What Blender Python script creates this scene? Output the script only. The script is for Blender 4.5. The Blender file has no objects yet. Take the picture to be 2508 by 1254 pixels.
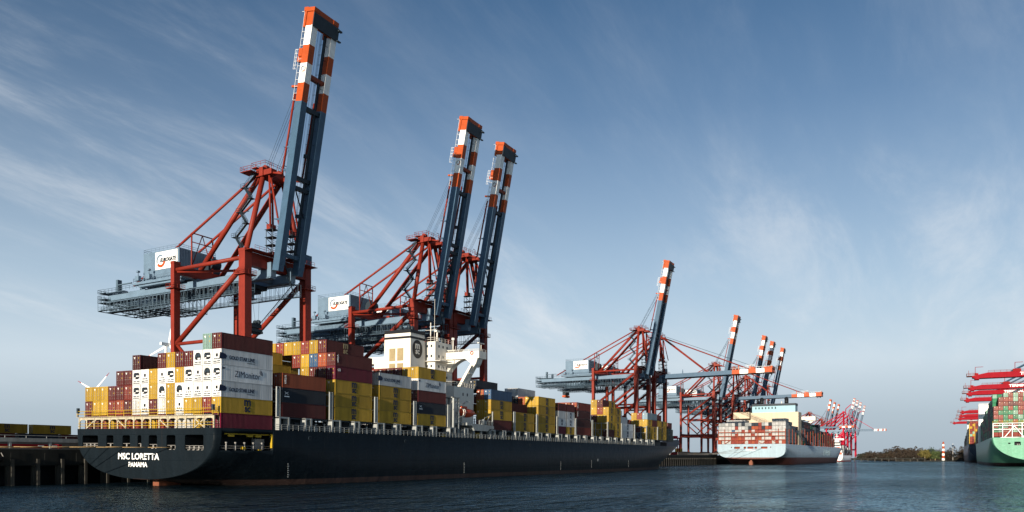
import bpy, bmesh, math, random
from mathutils import Vector, Matrix
R = math.radians
C = bpy.context.scene.collection
scn = bpy.context.scene
random.seed(7)

# ------------------------------------------------------------------ camera, sky, sun
cam_d = bpy.data.cameras.new('camera'); cam = bpy.data.objects.new('camera', cam_d); C.objects.link(cam)
cam.location = (0, 0, 5.46)
cam.rotation_euler = (R(90), 0, R(-60.92))
cam_d.sensor_width = 36; cam_d.lens = 27.37; cam_d.shift_y = 0.1969
cam_d.clip_start = 0.5; cam_d.clip_end = 40000
scn.camera = cam

SUN_EL, SUN_AZ = 10.7, 2.5            # low sun from astern, a touch from the water side
sv = Vector((-math.cos(R(SUN_EL))*math.cos(R(SUN_AZ)), -math.cos(R(SUN_EL))*math.sin(R(SUN_AZ)), math.sin(R(SUN_EL))))
sd = bpy.data.lights.new('sun', 'SUN'); sd.energy = 5.0; sd.angle = R(0.5); sd.color = (1.0, .88, .72)
so = bpy.data.objects.new('sun', sd); C.objects.link(so)
so.rotation_euler = sv.to_track_quat('Z', 'Y').to_euler(); so.location = (-50, 0, 80)

world = bpy.data.worlds.new('World'); scn.world = world; world.use_nodes = True
SKY_S, SKY_SAT, SKY_V = 0.0525, .98, 1.12
EXP = 2**.7
SK, PT = (48, 5.5, 29.1), (5.6, 29.3)            # cirrus streak direction and offsets
def build_world():
    nt = world.node_tree; N = nt.nodes; L = nt.links; N.clear()
    out = N.new('ShaderNodeOutputWorld'); bg = N.new('ShaderNodeBackground')
    sky = N.new('ShaderNodeTexSky'); sky.sky_type = 'NISHITA'; sky.sun_disc = False
    sky.sun_elevation = R(SUN_EL); sky.sun_rotation = math.atan2(sv.x, sv.y)
    sky.air_density = 1.0; sky.dust_density = 0.2; sky.ozone_density = 3.0; sky.altitude = 10
    tc = N.new('ShaderNodeTexCoord')
    sep = N.new('ShaderNodeSeparateXYZ'); L.new(tc.outputs['Generated'], sep.inputs[0])
    def math_(op, a, b=None, clamp=False):
        n = N.new('ShaderNodeMath'); n.operation = op; n.use_clamp = clamp
        for i, q in enumerate((a, b)):
            if q is None: continue
            if isinstance(q, (int, float)): n.inputs[i].default_value = q
            else: L.new(q, n.inputs[i])
        return n.outputs[0]
    zc = math_('ADD', math_('MAXIMUM', sep.outputs['Z'], 0.0), 0.22)
    px = math_('DIVIDE', sep.outputs['X'], zc); py = math_('DIVIDE', sep.outputs['Y'], zc)
    comb = N.new('ShaderNodeCombineXYZ'); L.new(px, comb.inputs[0]); L.new(py, comb.inputs[1])
    def layer(rot, scale, seed, nscale, detail, rough, dist, lo, hi):
        mp = N.new('ShaderNodeMapping'); mp.inputs['Rotation'].default_value = (0, 0, R(rot))
        mp.inputs['Scale'].default_value = scale; mp.inputs['Location'].default_value = seed
        L.new(comb.outputs[0], mp.inputs[0])
        no = N.new('ShaderNodeTexNoise'); no.inputs['Scale'].default_value = nscale
        no.inputs['Detail'].default_value = detail; no.inputs['Roughness'].default_value = rough
        no.inputs['Distortion'].default_value = dist
        L.new(mp.outputs[0], no.inputs['Vector'])
        mr = N.new('ShaderNodeMapRange'); mr.interpolation_type = 'SMOOTHSTEP'
        mr.inputs['From Min'].default_value = lo; mr.inputs['From Max'].default_value = hi
        L.new(no.outputs['Fac'], mr.inputs['Value']); return mr.outputs[0]
    streak = layer(SK[0], (0.8, 2.6, 1), (SK[1], SK[2], 0), 1.5, 12, .66, .3, .40, .84)
    patch = layer(10, (0.9, 1.5, 1), (PT[0], PT[1], 0), 1.0, 4, .5, .3, .38, .66)
    wisp = layer(-20, (0.9, 3.2, 1), (1.3, 9.2, 0), 1.8, 12, .68, .3, .45, .88)
    # pale band of thin haze above the horizon, greyer at the very bottom
    ramp = N.new('ShaderNodeValToRGB'); L.new(sep.outputs['Z'], ramp.inputs[0]); e = ramp.color_ramp.elements
    e[0].position = 0.0; e[0].color = (.40, .48, .55, 1); e[1].position = 1.0; e[1].color = (.5, .62, .78, 1)
    for p, c in ((.05, (.46, .55, .625)), (.115, (.63, .73, .81)), (.2, (.56, .69, .81)), (.4, (.5, .62, .78))): q = e.new(p); q.color = (*c, 1)
    sc_ = N.new('ShaderNodeVectorMath'); sc_.operation = 'SCALE'; sc_.inputs['Scale'].default_value = 1/SKY_S/EXP; L.new(ramp.outputs[0], sc_.inputs[0])
    hf = N.new('ShaderNodeValToRGB'); L.new(sep.outputs['Z'], hf.inputs[0]); e = hf.color_ramp.elements
    e[0].position = 0.0; e[0].color = (1,1,1,1); e[1].position = .52; e[1].color = (0,0,0,1)
    for p, v in ((.10, .96), (.2, .68), (.3, .38), (.40, .14)): q = e.new(p); q.color = (v, v, v, 1)
    hsv = N.new('ShaderNodeHueSaturation'); hsv.inputs['Saturation'].default_value = SKY_SAT
    hsv.inputs['Value'].default_value = SKY_V; tn = N.new('ShaderNodeMix'); tn.data_type = 'RGBA'; tn.blend_type = 'MULTIPLY'; tn.inputs['Factor'].default_value = 1; tn.inputs['B'].default_value = (.80, .98, 1.06, 1)
    L.new(sky.outputs[0], tn.inputs['A']); L.new(tn.outputs['Result'], hsv.inputs['Color'])
    m0 = N.new('ShaderNodeMix'); m0.data_type = 'RGBA'; L.new(hf.outputs[0], m0.inputs['Factor']); L.new(hsv.outputs[0], m0.inputs['A']); L.new(sc_.outputs[0], m0.inputs['B'])
    low = N.new('ShaderNodeMapRange'); L.new(sep.outputs['Z'], low.inputs['Value'])
    low.inputs['From Min'].default_value = 0.03; low.inputs['From Max'].default_value = .12
    a = math_('MULTIPLY', math_('MULTIPLY', streak, math_('ADD', patch, .16)), .58)
    b = math_('MULTIPLY', wisp, .06)
    fac = math_('MULTIPLY', math_('ADD', a, b), low.outputs[0], True)
    fac = math_('MINIMUM', fac, .65)
    mix = N.new('ShaderNodeMix'); mix.data_type = 'RGBA'
    L.new(fac, mix.inputs['Factor']); L.new(m0.outputs['Result'], mix.inputs['A'])
    mix.inputs['B'].default_value = (.80/SKY_S/EXP, .84/SKY_S/EXP, .88/SKY_S/EXP, 1)
    L.new(mix.outputs['Result'], bg.inputs['Color']); bg.inputs['Strength'].default_value = SKY_S
    L.new(bg.outputs[0], out.inputs['Surface'])
build_world()
scn.view_settings.view_transform = 'Standard'; scn.view_settings.look = 'None'
scn.view_settings.gamma = 1; scn.view_settings.exposure = 0.7

# ------------------------------------------------------------------ helpers
class MB:
    def __init__(s): s.v = []; s.f = []; s.m = []; s.s = []
    def face(s, idx, m=0, sm=False): s.f.append(tuple(idx)); s.m.append(m); s.s.append(sm)
    def add(s, vs, fs, m=0, sm=False):
        b = len(s.v); s.v += [tuple(q) for q in vs]
        for f in fs: s.face([b+i for i in f], m, sm)
    def box(s, lo, hi, m=0):
        (a, b, c), (d, e, g) = lo, hi
        s.add([(a,b,c),(d,b,c),(d,e,c),(a,e,c),(a,b,g),(d,b,g),(d,e,g),(a,e,g)],
              [(0,3,2,1),(4,5,6,7),(0,1,5,4),(1,2,6,5),(2,3,7,6),(3,0,4,7)], m)
    def frame(s, p, q, up=(0,0,1)):
        p, q = Vector(p), Vector(q); d = (q-p).normalized(); u = Vector(up)
        if abs(d.dot(u)) > .98: u = Vector((1,0,0))
        a = d.cross(u).normalized(); b = a.cross(d).normalized(); return p, q, a, b
    def bar(s, p, q, w, h, m=0, up=(0,0,1), w2=None, h2=None):
        p, q, a, b = s.frame(p, q, up); w2 = w2 or w; h2 = h2 or h; vs = []
        for c, ww, hh in ((p, w, h), (q, w2, h2)):
            vs += [c-a*ww/2-b*hh/2, c+a*ww/2-b*hh/2, c+a*ww/2+b*hh/2, c-a*ww/2+b*hh/2]
        s.add(vs, [(3,2,1,0),(4,5,6,7),(0,1,5,4),(1,2,6,5),(2,3,7,6),(3,0,4,7)], m)
    def tube(s, p, q, r, n=8, m=0, r2=None):
        p, q, a, b = s.frame(p, q); r2 = r if r2 is None else r2; vs = []
        for c, rr in ((p, r), (q, r2)):
            vs += [c+(a*math.cos(2*math.pi*i/n)+b*math.sin(2*math.pi*i/n))*rr for i in range(n)]
        k = len(s.v); s.v += [tuple(x) for x in vs]
        for i in range(n): s.face([k+i, k+n+i, k+n+(i+1) % n, k+(i+1) % n], m, n > 5)
        s.face([k+i for i in range(n)], m); s.face([k+n+i for i in reversed(range(n))], m)
    def path(s, pts, r, n=5, m=0):
        for a, b in zip(pts, pts[1:]): s.tube(a, b, r, n, m)
    def prism(s, pts, ext, m=0):
        e = Vector(ext); n = len(pts); k = len(s.v)
        s.v += [tuple(p) for p in pts] + [tuple(Vector(p)+e) for p in pts]
        s.face([k+i for i in range(n)], m); s.face([k+n+i for i in reversed(range(n))], m)
        for i in range(n): s.face([k+i, k+n+i, k+n+(i+1) % n, k+(i+1) % n], m)
    def disc(s, c, r, ext, n=24, ax='y', m=0, sy=1.0):
        pts = []
        for i in range(n):
            t = 2*math.pi*i/n; u, w = r*math.cos(t), r*sy*math.sin(t)
            pts.append({'y': (c[0]+u, c[1], c[2]+w), 'x': (c[0], c[1]+u, c[2]+w), 'z': (c[0]+u, c[1]+w, c[2])}[ax])
        s.prism(pts, ext, m)
    def rail(s, pts, h=1.1, step=2.0, r=.05, m=0, levels=(1.0, .5)):
        for a, b in zip(pts, pts[1:]):
            a, b = Vector(a), Vector(b); n = max(1, int((b-a).length/step))
            for l in levels: s.tube(a+Vector((0,0,h*l)), b+Vector((0,0,h*l)), r, 4, m)
            for i in range(n+1):
                p = a.lerp(b, i/n); s.tube(p, p+Vector((0,0,h)), r, 4, m)
    def build(s, name, mats, parent=None, loc=None, off=(0,0,0)):
        me = bpy.data.meshes.new(name)
        vs = s.v if off == (0,0,0) else [(a-off[0], b-off[1], c-off[2]) for a, b, c in s.v]
        me.from_pydata(vs, [], s.f)
        if not isinstance(mats, (list, tuple)): mats = [mats]
        for mt in mats: me.materials.append(mt)
        me.polygons.foreach_set('material_index', s.m); me.polygons.foreach_set('use_smooth', s.s)
        me.update()
        return link(name, me, parent, loc)
def link(name, me, parent=None, loc=None):
    o = bpy.data.objects.new(name, me); C.objects.link(o)
    if parent: o.parent = parent
    if loc: o.location = loc
    return o
def tag(o, label, cat, group=None):
    o['label'] = label; o['category'] = cat
    if group: o['group'] = group
    return o
def thing(name, label, cat, loc=(0,0,0), rz=0, group=None):
    o = bpy.data.objects.new(name, None); C.objects.link(o); o.empty_display_size = .5
    o.location = loc; o.rotation_euler = (0, 0, rz)
    return tag(o, label, cat, group)
def structure(o): o['kind'] = 'structure'; return o
def copy_tree(o, parent=None):
    c = o.copy(); C.objects.link(c); c.parent = parent
    for ch in list(o.children): copy_tree(ch, c)
    return c
def text_mesh(s, size, depth=.02, sx=1.0, bold=0.0, align='CENTER', shear=0):
    cu = bpy.data.curves.new('text', 'FONT'); cu.body = s; cu.size = size; cu.extrude = depth
    cu.align_x = align; cu.align_y = 'CENTER'; cu.offset = bold; cu.resolution_u = 3; cu.shear = shear
    o = bpy.data.objects.new('text', cu); C.objects.link(o)
    me = bpy.data.meshes.new_from_object(o.evaluated_get(bpy.context.evaluated_depsgraph_get()))
    bpy.data.objects.remove(o); bpy.data.curves.remove(cu)
    if sx != 1.0: me.transform(Matrix.Diagonal((sx, 1, 1, 1)))
    return me
SIDE = Matrix(((1,0,0,0),(0,0,-1,0),(0,1,0,0),(0,0,0,1)))       # reads from the -y side
STERN = Matrix(((0,0,-1,0),(-1,0,0,0),(0,1,0,0),(0,0,0,1)))     # reads from the -x side
def fit_w(me, w, h=None):
    xs = [v.co.x for v in me.vertices]; ys = [v.co.y for v in me.vertices]
    kx = w/(max(xs)-min(xs)); ky = h/(max(ys)-min(ys)) if h else kx
    me.transform(Matrix.Translation((-(max(xs)+min(xs))/2, -(max(ys)+min(ys))/2, 0)))
    me.transform(Matrix.Diagonal((kx, ky, 1, 1))); return me
def put_text(name, me, mat, M, loc, parent):
    me = me.copy(); me.transform(Matrix.Translation(loc) @ M); me.materials.clear(); me.materials.append(mat)
    for p in me.polygons: p.material_index = 0
    return link(name, me, parent)

# ------------------------------------------------------------------ materials
def paint(name, col, rough=.5, var=.25, scale=.6, metal=0.0, streak=False, info=False, spec=.18):
    m = bpy.data.materials.new(name); m.use_nodes = True; nt = m.node_tree; N, L = nt.nodes, nt.links
    b = N['Principled BSDF']; b.inputs['Roughness'].default_value = rough; b.inputs['Metallic'].default_value = metal
    b.inputs['Specular IOR Level'].default_value = spec
    tc = N.new('ShaderNodeTexCoord'); mp = N.new('ShaderNodeMapping')
    mp.inputs['Scale'].default_value = (scale, scale, scale*(.12 if streak else 1)); L.new(tc.outputs['Object'], mp.inputs[0])
    no = N.new('ShaderNodeTexNoise'); no.inputs['Scale'].default_value = 1.0; no.inputs['Detail'].default_value = 7
    no.inputs['Roughness'].default_value = .65; L.new(mp.outputs[0], no.inputs['Vector'])
    mr = N.new('ShaderNodeMapRange'); mr.inputs['From Min'].default_value = .3; mr.inputs['From Max'].default_value = .7
    mr.inputs['To Min'].default_value = 1-var; mr.inputs['To Max'].default_value = 1+var*.35
    L.new(no.outputs['Fac'], mr.inputs['Value'])
    mx = N.new('ShaderNodeMix'); mx.data_type = 'RGBA'; mx.blend_type = 'MULTIPLY'; mx.inputs['Factor'].default_value = 1
    if info:
        oi = N.new('ShaderNodeObjectInfo'); src = oi.outputs['Color']
        hs = N.new('ShaderNodeHueSaturation'); L.new(src, hs.inputs['Color'])
        r2 = N.new('ShaderNodeMapRange'); r2.inputs['To Min'].default_value = .78; r2.inputs['To Max'].default_value = 1.15
        L.new(oi.outputs['Random'], r2.inputs['Value']); L.new(r2.outputs[0], hs.inputs['Value']); src = hs.outputs[0]
        ad = N.new('ShaderNodeVectorMath'); ad.operation = 'ADD'
        ml = N.new('ShaderNodeMath'); ml.operation = 'MULTIPLY'; ml.inputs[1].default_value = 57
        L.new(oi.outputs['Random'], ml.inputs[0]); L.new(mp.outputs[0], ad.inputs[0]); L.new(ml.outputs[0], ad.inputs[1])
        L.new(ad.outputs[0], no.inputs['Vector']); L.new(src, mx.inputs['A'])
    else: mx.inputs['A'].default_value = (*col, 1)
    L.new(mr.outputs[0], mx.inputs['B']); L.new(mx.outputs['Result'], b.inputs['Base Color'])
    return m
M = {}
M['crane_red'] = paint('crane_red', (.205,.024,.013), .5, .25, .35)
M['crane_grey'] = paint('crane_grey', (.125,.19,.26), .45, .2, .4)
M['boom_blue'] = paint('boom_blue', (.050,.10,.16), .45, .2, .4)
M['dark_steel'] = paint('dark_steel', (.022,.034,.046), .5, .3, 1)
M['orange'] = paint('orange', (.37,.062,.012), .5, .15, .5)
M['white'] = paint('white', (.80,.80,.78), .45, .12, .7, streak=True)
M['cream'] = paint('cream', (.68,.65,.58), .5, .15, .5, streak=True)
M['ship_grey'] = paint('ship_grey', (0.3024,0.3168,0.3096), .5, .3, 1.5, streak=True)
M['gallery'] = paint('gallery', (.42,.37,.27), .55, .35, 1.5, streak=True)
M['lattice_blue'] = paint('lattice_blue', (.075,.118,.160), .5, .3, .6)
M['house_cream'] = paint('house_cream', (.50,.42,.30), .5, .15, .4, streak=True)
M['far_red'] = paint('far_red', (.40,.014,.035), .7, .12, .5, spec=.05)
M['black'] = paint('black', (.012,.013,.015), .45, .3, 1)
M['yellow_paint'] = paint('yellow_paint', (0.4536,0.2961,0.0189), .5, .2, 1)
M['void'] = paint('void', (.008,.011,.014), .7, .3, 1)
M['glass'] = paint('glass', (.02,.03,.04), .1, .1, 1)
M['container'] = paint('container', (1,1,1), .48, .33, .9, streak=True, info=True)
M['steel'] = paint('steel', (0.2835,0.2709,0.252), .5, .3, 2)
M['tan'] = paint('tan', (0.315,0.252,0.1386), .6, .2, 1)
M['navy_ink'] = paint('navy_ink', (.012,.02,.05), .5, .1, 1)
M['rope'] = paint('rope', (0.2646,0.1827,0.0882), .9, .4, 6)
M['concrete'] = paint('concrete', (0.1008,0.0977,0.0914), .85, .4, .5)
M['concrete_dark'] = paint('concrete_dark', (.022,.023,.021), .9, .45, .6, streak=True)
M['pile'] = paint('pile', (.06,.056,.048), .8, .45, .8, streak=True)
M['rubber'] = paint('rubber', (.02,.02,.02), .8, .2, 2)
M['red_bright'] = paint('red_bright', (.235,.009,.016), .7, .12, .5, spec=.05)
M['lifeboat'] = paint('lifeboat', (0.3906,0.0441,0.0095), .35, .1, 1)
M['light_blue'] = paint('light_blue', (0.24,0.4,0.464), .45, .1, .3)
M['green'] = paint('green', (.02,.22,.10), .45, .15, .3)
M['mint'] = paint('mint', (.42,.66,.52), .45, .1, .3)
M['rust_red'] = paint('rust_red', (0.2268,0.0441,0.0189), .6, .3, .6)
M['oxide'] = paint('oxide', (0.2016,0.0693,0.0378), .6, .4, .6)
M['asphalt'] = paint('asphalt', (0.0378,0.0378,0.0378), .9, .3, .2)
def banded(name, top, low, zcut, rough=.4, var=.3, scale=.35, streak=True, spec=.18, rust=.35):
    m = paint(name, top, rough, var, scale, streak=streak, spec=spec); nt = m.node_tree; N, L = nt.nodes, nt.links
    tc = N.new('ShaderNodeTexCoord'); sp = N.new('ShaderNodeSeparateXYZ'); L.new(tc.outputs['Object'], sp.inputs[0])
    mt = N.new('ShaderNodeMath'); mt.operation = 'GREATER_THAN'; mt.inputs[1].default_value = zcut; L.new(sp.outputs['Z'], mt.inputs[0])
    mx = N.new('ShaderNodeMix'); mx.data_type = 'RGBA'; mx.inputs['A'].default_value = (*low, 1); mx.inputs['B'].default_value = (*top, 1)
    L.new(mt.outputs[0], mx.inputs['Factor'])
    mul = [n for n in N if n.type == 'MIX' and n.blend_type == 'MULTIPLY'][0]
    mp = N.new('ShaderNodeMapping'); mp.inputs['Scale'].default_value = (.55, .55, .05); L.new(tc.outputs['Object'], mp.inputs[0])
    n2 = N.new('ShaderNodeTexNoise'); n2.inputs['Scale'].default_value = 1; n2.inputs['Detail'].default_value = 8; n2.inputs['Roughness'].default_value = .7; L.new(mp.outputs[0], n2.inputs['Vector'])
    r2 = N.new('ShaderNodeMapRange'); r2.inputs['From Min'].default_value = .60; r2.inputs['From Max'].default_value = .82; r2.inputs['To Max'].default_value = rust; L.new(n2.outputs['Fac'], r2.inputs['Value'])
    m2 = N.new('ShaderNodeMix'); m2.data_type = 'RGBA'; L.new(r2.outputs[0], m2.inputs['Factor']); L.new(mx.outputs['Result'], m2.inputs['A']); m2.inputs['B'].default_value = (.10, .075, .06, 1)
    L.new(m2.outputs['Result'], mul.inputs['A']); return m
def plates(m, sx=.085, sz=.4):
    nt = m.node_tree; N, L = nt.nodes, nt.links; b = N['Principled BSDF']
    tc = N.new('ShaderNodeTexCoord'); mp = N.new('ShaderNodeMapping'); mp.inputs['Rotation'].default_value = (R(-90), 0, 0)
    L.new(tc.outputs['Object'], mp.inputs[0])
    br = N.new('ShaderNodeTexBrick'); br.inputs['Scale'].default_value = 1; br.inputs['Brick Width'].default_value = 9
    br.inputs['Row Height'].default_value = 2.4; br.inputs['Mortar Size'].default_value = .05; br.inputs['Mortar Smooth'].default_value = 1
    L.new(mp.outputs[0], br.inputs['Vector'])
    no = N.new('ShaderNodeTexNoise'); no.inputs['Scale'].default_value = .5; L.new(tc.outputs['Object'], no.inputs['Vector'])
    ad = N.new('ShaderNodeMath'); ad.operation = 'MULTIPLY_ADD'; ad.inputs[1].default_value = -.4
    L.new(br.outputs['Fac'], ad.inputs[0]); L.new(no.outputs['Fac'], ad.inputs[2])
    bp = N.new('ShaderNodeBump'); bp.inputs['Strength'].default_value = .5; bp.inputs['Distance'].default_value = .25
    L.new(ad.outputs[0], bp.inputs['Height']); L.new(bp.outputs[0], b.inputs['Normal']); return m
M['hull_black'] = plates(banded('hull_black', (.0048,.0088,.0125), (.055,.034,.03), 1.15, .5, spec=.10, rust=.12))
M['hull_blue'] = plates(banded('hull_blue', (.27,.36,.42), (.10,.035,.028), 5.6, .45, .15))
M['hull_mint'] = plates(banded('hull_mint', (.105,.30,.195), (.04,.02,.02), 2.2, .45, .2))
M['hull_navy'] = banded('hull_navy', (.032,.046,.07), (.06,.025,.02), 2.4, .45, .2)
M['hull_white'] = banded('hull_white', (.75,.76,.76), (.45,.06,.04), 1.6, .45, .1)
# ------------------------------------------------------------------ water and land
def build_water():
    m = bpy.data.materials.new('harbour_water'); m.use_nodes = True; nt = m.node_tree; N, L = nt.nodes, nt.links; N.clear()
    out = N.new('ShaderNodeOutputMaterial'); ms = N.new('ShaderNodeMixShader'); fr = N.new('ShaderNodeFresnel'); fr.inputs['IOR'].default_value = 1.5
    b = N.new('ShaderNodeBsdfDiffuse'); b.inputs['Color'].default_value = (.003, .009, .014, 1)
    gl = N.new('ShaderNodeBsdfGlossy'); gl.inputs['Color'].default_value = (.66, .90, 1.0, 1); gl.inputs['Roughness'].default_value = .10
    L.new(fr.outputs[0], ms.inputs[0]); L.new(b.outputs[0], ms.inputs[1]); L.new(gl.outputs[0], ms.inputs[2]); L.new(ms.outputs[0], out.inputs[0])
    tc = N.new('ShaderNodeTexCoord'); hs = None
    for sc, st, dt, rot in (((.40,.75,1), .95, 3, 30), ((.09,.18,1), 2.4, 3, 10), ((1.4,2.2,1), .30, 2, 50)):
        mp = N.new('ShaderNodeMapping'); mp.inputs['Scale'].default_value = sc; mp.inputs['Rotation'].default_value = (0,0,R(rot))
        L.new(tc.outputs['Object'], mp.inputs[0])
        no = N.new('ShaderNodeTexNoise'); no.inputs['Scale'].default_value = 1; no.inputs['Detail'].default_value = dt
        no.inputs['Distortion'].default_value = .4
        L.new(mp.outputs[0], no.inputs['Vector'])
        ml = N.new('ShaderNodeMath'); ml.operation = 'MULTIPLY'; ml.inputs[1].default_value = st; L.new(no.outputs['Fac'], ml.inputs[0])
        if hs is None: hs = ml.outputs[0]
        else:
            ad = N.new('ShaderNodeMath'); ad.operation = 'ADD'; L.new(hs, ad.inputs[0]); L.new(ml.outputs[0], ad.inputs[1]); hs = ad.outputs[0]
    mp = N.new('ShaderNodeMapping'); mp.inputs['Scale'].default_value = (.009, .022, 1); L.new(tc.outputs['Object'], mp.inputs[0])
    no = N.new('ShaderNodeTexNoise'); no.inputs['Scale'].default_value = 1; no.inputs['Detail'].default_value = 5; no.inputs['Distortion'].default_value = .8; L.new(mp.outputs[0], no.inputs['Vector'])
    pr = N.new('ShaderNodeMapRange'); pr.inputs['From Min'].default_value = .36; pr.inputs['From Max'].default_value = .62; pr.inputs['To Min'].default_value = .38; pr.inputs['To Max'].default_value = 1.15; L.new(no.outputs['Fac'], pr.inputs['Value'])
    mm = N.new('ShaderNodeMath'); mm.operation = 'MULTIPLY'; L.new(hs, mm.inputs[0]); L.new(pr.outputs[0], mm.inputs[1]); hs = mm.outputs[0]   # calm and ruffled patches
    bp = N.new('ShaderNodeBump'); bp.inputs['Strength'].default_value = 1.0; bp.inputs['Distance'].default_value = 1.7
    L.new(hs, bp.inputs['Height'])
    for q in (b, gl, fr): L.new(bp.outputs[0], q.inputs['Normal'])
    w = MB(); w.add([(-600,-6000,0),(16000,-6000,0),(16000,9000,0),(-600,9000,0)], [(0,1,2,3)])
    structure(w.build('water', m))
build_water()

def hull_mesh(L, B, zt, Bt, zb0, zbow, s0, stem, p0=2.1, q0=3.0, run=45, n=16, e_lo=1.8, e_hi=3.6, off_bow=10, flare_z=None):
    """lofted hull, transom at x=0, centred on y=0"""
    mb = MB(); rings = []
    def body(s):
        k = min(1, s/run); k = k*k*(3-2*k)
        zb = zb0 + (-5-zb0)*k**.8; p = p0+(7-p0)*k; q = q0+(7-q0)*k
        Bs = Bt + (B-Bt)*min(1, s/4.0)**.6
        return [(Bs*math.sin(math.pi/2*w)**(2/p), zt-(zt-zb)*math.cos(math.pi/2*w)**(2/q)) for w in [i/n for i in range(n+1)]]
    S = [0, .5, 1.2, 2.2, 3.2, 4, 6, 9, 13, 18, 24, 30, 37, 45]
    s = 45
    while s+14 < s0: s += 14; S.append(s)
    S.append(s0)
    for s in S: rings.append([(s, b, z) for b, z in body(s)])
    base = body(s0); NF = 22
    for i in range(1, NF+1):
        f = i/NF; rise = max(0, (f-.62)/.38)**1.5*(zbow-zt); r = []
        for b, z in base:
            u = max(0, min(1, z/zt)); e = e_lo+(e_hi-e_lo)*u**1.5
            z2 = z + rise*max(0, (z-zt*.45)/(zt*.55))
            r.append((s0+f*(stem(z2)-s0), max(.03, b*(1-f**e)), z2))
        rings.append(r)
    m = n+1
    for r in rings:
        mb.v += [(x, -b, z) for x, b, z in reversed(r)] + [(x, b, z) for x, b, z in r[1:]]
    W = 2*n+1
    for i in range(len(rings)-1):
        a, c = i*W, (i+1)*W
        for j in range(W-1): mb.face((a+j, c+j, c+j+1, a+j+1), 0, True)
        mb.face((a+W-1, c+W-1, c, a), 0)
    mb.face([j for j in range(W)], 0)
    k = (len(rings)-1)*W; mb.face([k+j for j in reversed(range(W))], 0)
    return mb
def cut(o, boxes, mat, bevel=0.35):
    """cut real openings into a hull"""
    bm = MB()
    for lo, hi, ax in boxes:
        lo, hi = Vector(lo), Vector(hi); r = min(bevel, (hi[2]-lo[2])*.3, (hi[0]-lo[0] if ax == 1 else hi[1]-lo[1])*.4)
        u0, u1 = (lo[1], hi[1]) if ax == 0 else (lo[0], hi[0]); pts = []
        for cx, cz, a0 in ((u1-r, hi[2]-r, 0), (u0+r, hi[2]-r, 90), (u0+r, lo[2]+r, 180), (u1-r, lo[2]+r, 270)):
            for i in range(4):
                a = R(a0+30*i); pts.append((cx+r*math.cos(a), cz+r*math.sin(a)))
        if ax == 0: bm.prism([(lo[0], u, z) for u, z in pts], (hi[0]-lo[0], 0, 0))
        else: bm.prism([(u, hi[1], z) for u, z in pts], (0, lo[1]-hi[1], 0))
    c = bm.build('cutter', mat, o.parent)
    b2 = bmesh.new(); b2.from_mesh(c.data); bmesh.ops.recalc_face_normals(b2, faces=b2.faces); b2.to_mesh(c.data); b2.free()
    b2 = bmesh.new(); b2.from_mesh(o.data); bmesh.ops.recalc_face_normals(b2, faces=b2.faces); b2.to_mesh(o.data); b2.free()
    o.data.materials.append(mat)
    md = o.modifiers.new('openings', 'BOOLEAN'); md.operation = 'DIFFERENCE'; md.object = c; md.solver = 'EXACT'; md.material_mode = 'TRANSFER'
    me = bpy.data.meshes.new_from_object(o.evaluated_get(bpy.context.evaluated_depsgraph_get()))
    o.modifiers.clear(); o.data = me; bpy.data.objects.remove(c)

# ------------------------------------------------------------------ shipping containers
COL = {'Y': (0.3969,0.2426,0.0221), 'M': (0.0882,0.0139,0.0139), 'R': (0.189,0.0284,0.0189), 'O': (0.2646,0.0567,0.0221), 'C': (0.126,0.005,0.0221), 'B': (0.0347,0.0819,0.1638),
       'N': (0.0126,0.0214,0.0347), 'T': (0.2142,0.3465,0.3024), 'W': (.58,.58,.57), 'A': (.66,.66,.65), 'E': (.66,.66,.65), 'G': (0.2268,0.2394,0.2394),
       'L': (0.1764,0.2646,0.3276), 'D': (0.0536,0.0113,0.0126), 'g': (0.0945,0.1008,0.0756), 'V': (0.0189,0.1638,0.0756), 'm': (0.189,0.3276,0.252)}
CNAME = {'Y': 'yellow', 'M': 'maroon', 'R': 'brick red', 'O': 'orange-red', 'C': 'crimson', 'B': 'blue', 'N': 'dark navy', 'T': 'pale teal',
         'W': 'white', 'A': 'white refrigerated', 'E': 'white refrigerated', 'G': 'grey', 'L': 'pale blue', 'D': 'dark maroon', 'g': 'olive grey',
         'V': 'green', 'm': 'mint green'}
CW, CH = 2.44, 2.896
def container_body(Lc, H, smooth=False):
    b = MB(); e = .11
    for x in (0, Lc-e):
        for y in (0, CW-e): b.box((x, y, 0), (x+e, y+e, H))
    for y in (0, CW-e):
        b.box((e, y, 0), (Lc-e, y+e, .15)); b.box((e, y, H-.10), (Lc-e, y+e, H))
    for x in (0, Lc-e):
        b.box((x, e, 0), (x+e, CW-e, .13)); b.box((x, e, H-.12), (x+e, CW-e, H))
    n = int((Lc-2*e)/(.55 if smooth else .29)); st = (Lc-2*e)/n
    for sgn, y0 in ((1, .015), (-1, CW-.015)):
        d = (.006 if smooth else .05)*sgn; prof = []
        for i in range(n):
            x = e+i*st; prof += [(x, y0), (x+st*.42, y0), (x+st*.5, y0+d), (x+st*.92, y0+d)]
        prof.append((Lc-e, y0)); k = len(b.v)
        for x, y in prof: b.v += [(x, y, .15), (x, y, H-.10)]
        for i in range(len(prof)-1):
            a = k+2*i; b.face((a, a+2, a+3, a+1) if sgn > 0 else (a, a+1, a+3, a+2))
    b.add([(e,e,H-.03),(Lc-e,e,H-.03),(Lc-e,CW-e,H-.03),(e,CW-e,H-.03)], [(0,1,2,3)])
    b.add([(e,e,.05),(Lc-e,e,.05),(Lc-e,CW-e,.05),(e,CW-e,.05)], [(3,2,1,0)])
    b.add([(Lc-.03,e,.13),(Lc-.03,CW-e,.13),(Lc-.03,CW-e,H-.12),(Lc-.03,e,H-.12)], [(0,1,2,3)])
    return b
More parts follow.
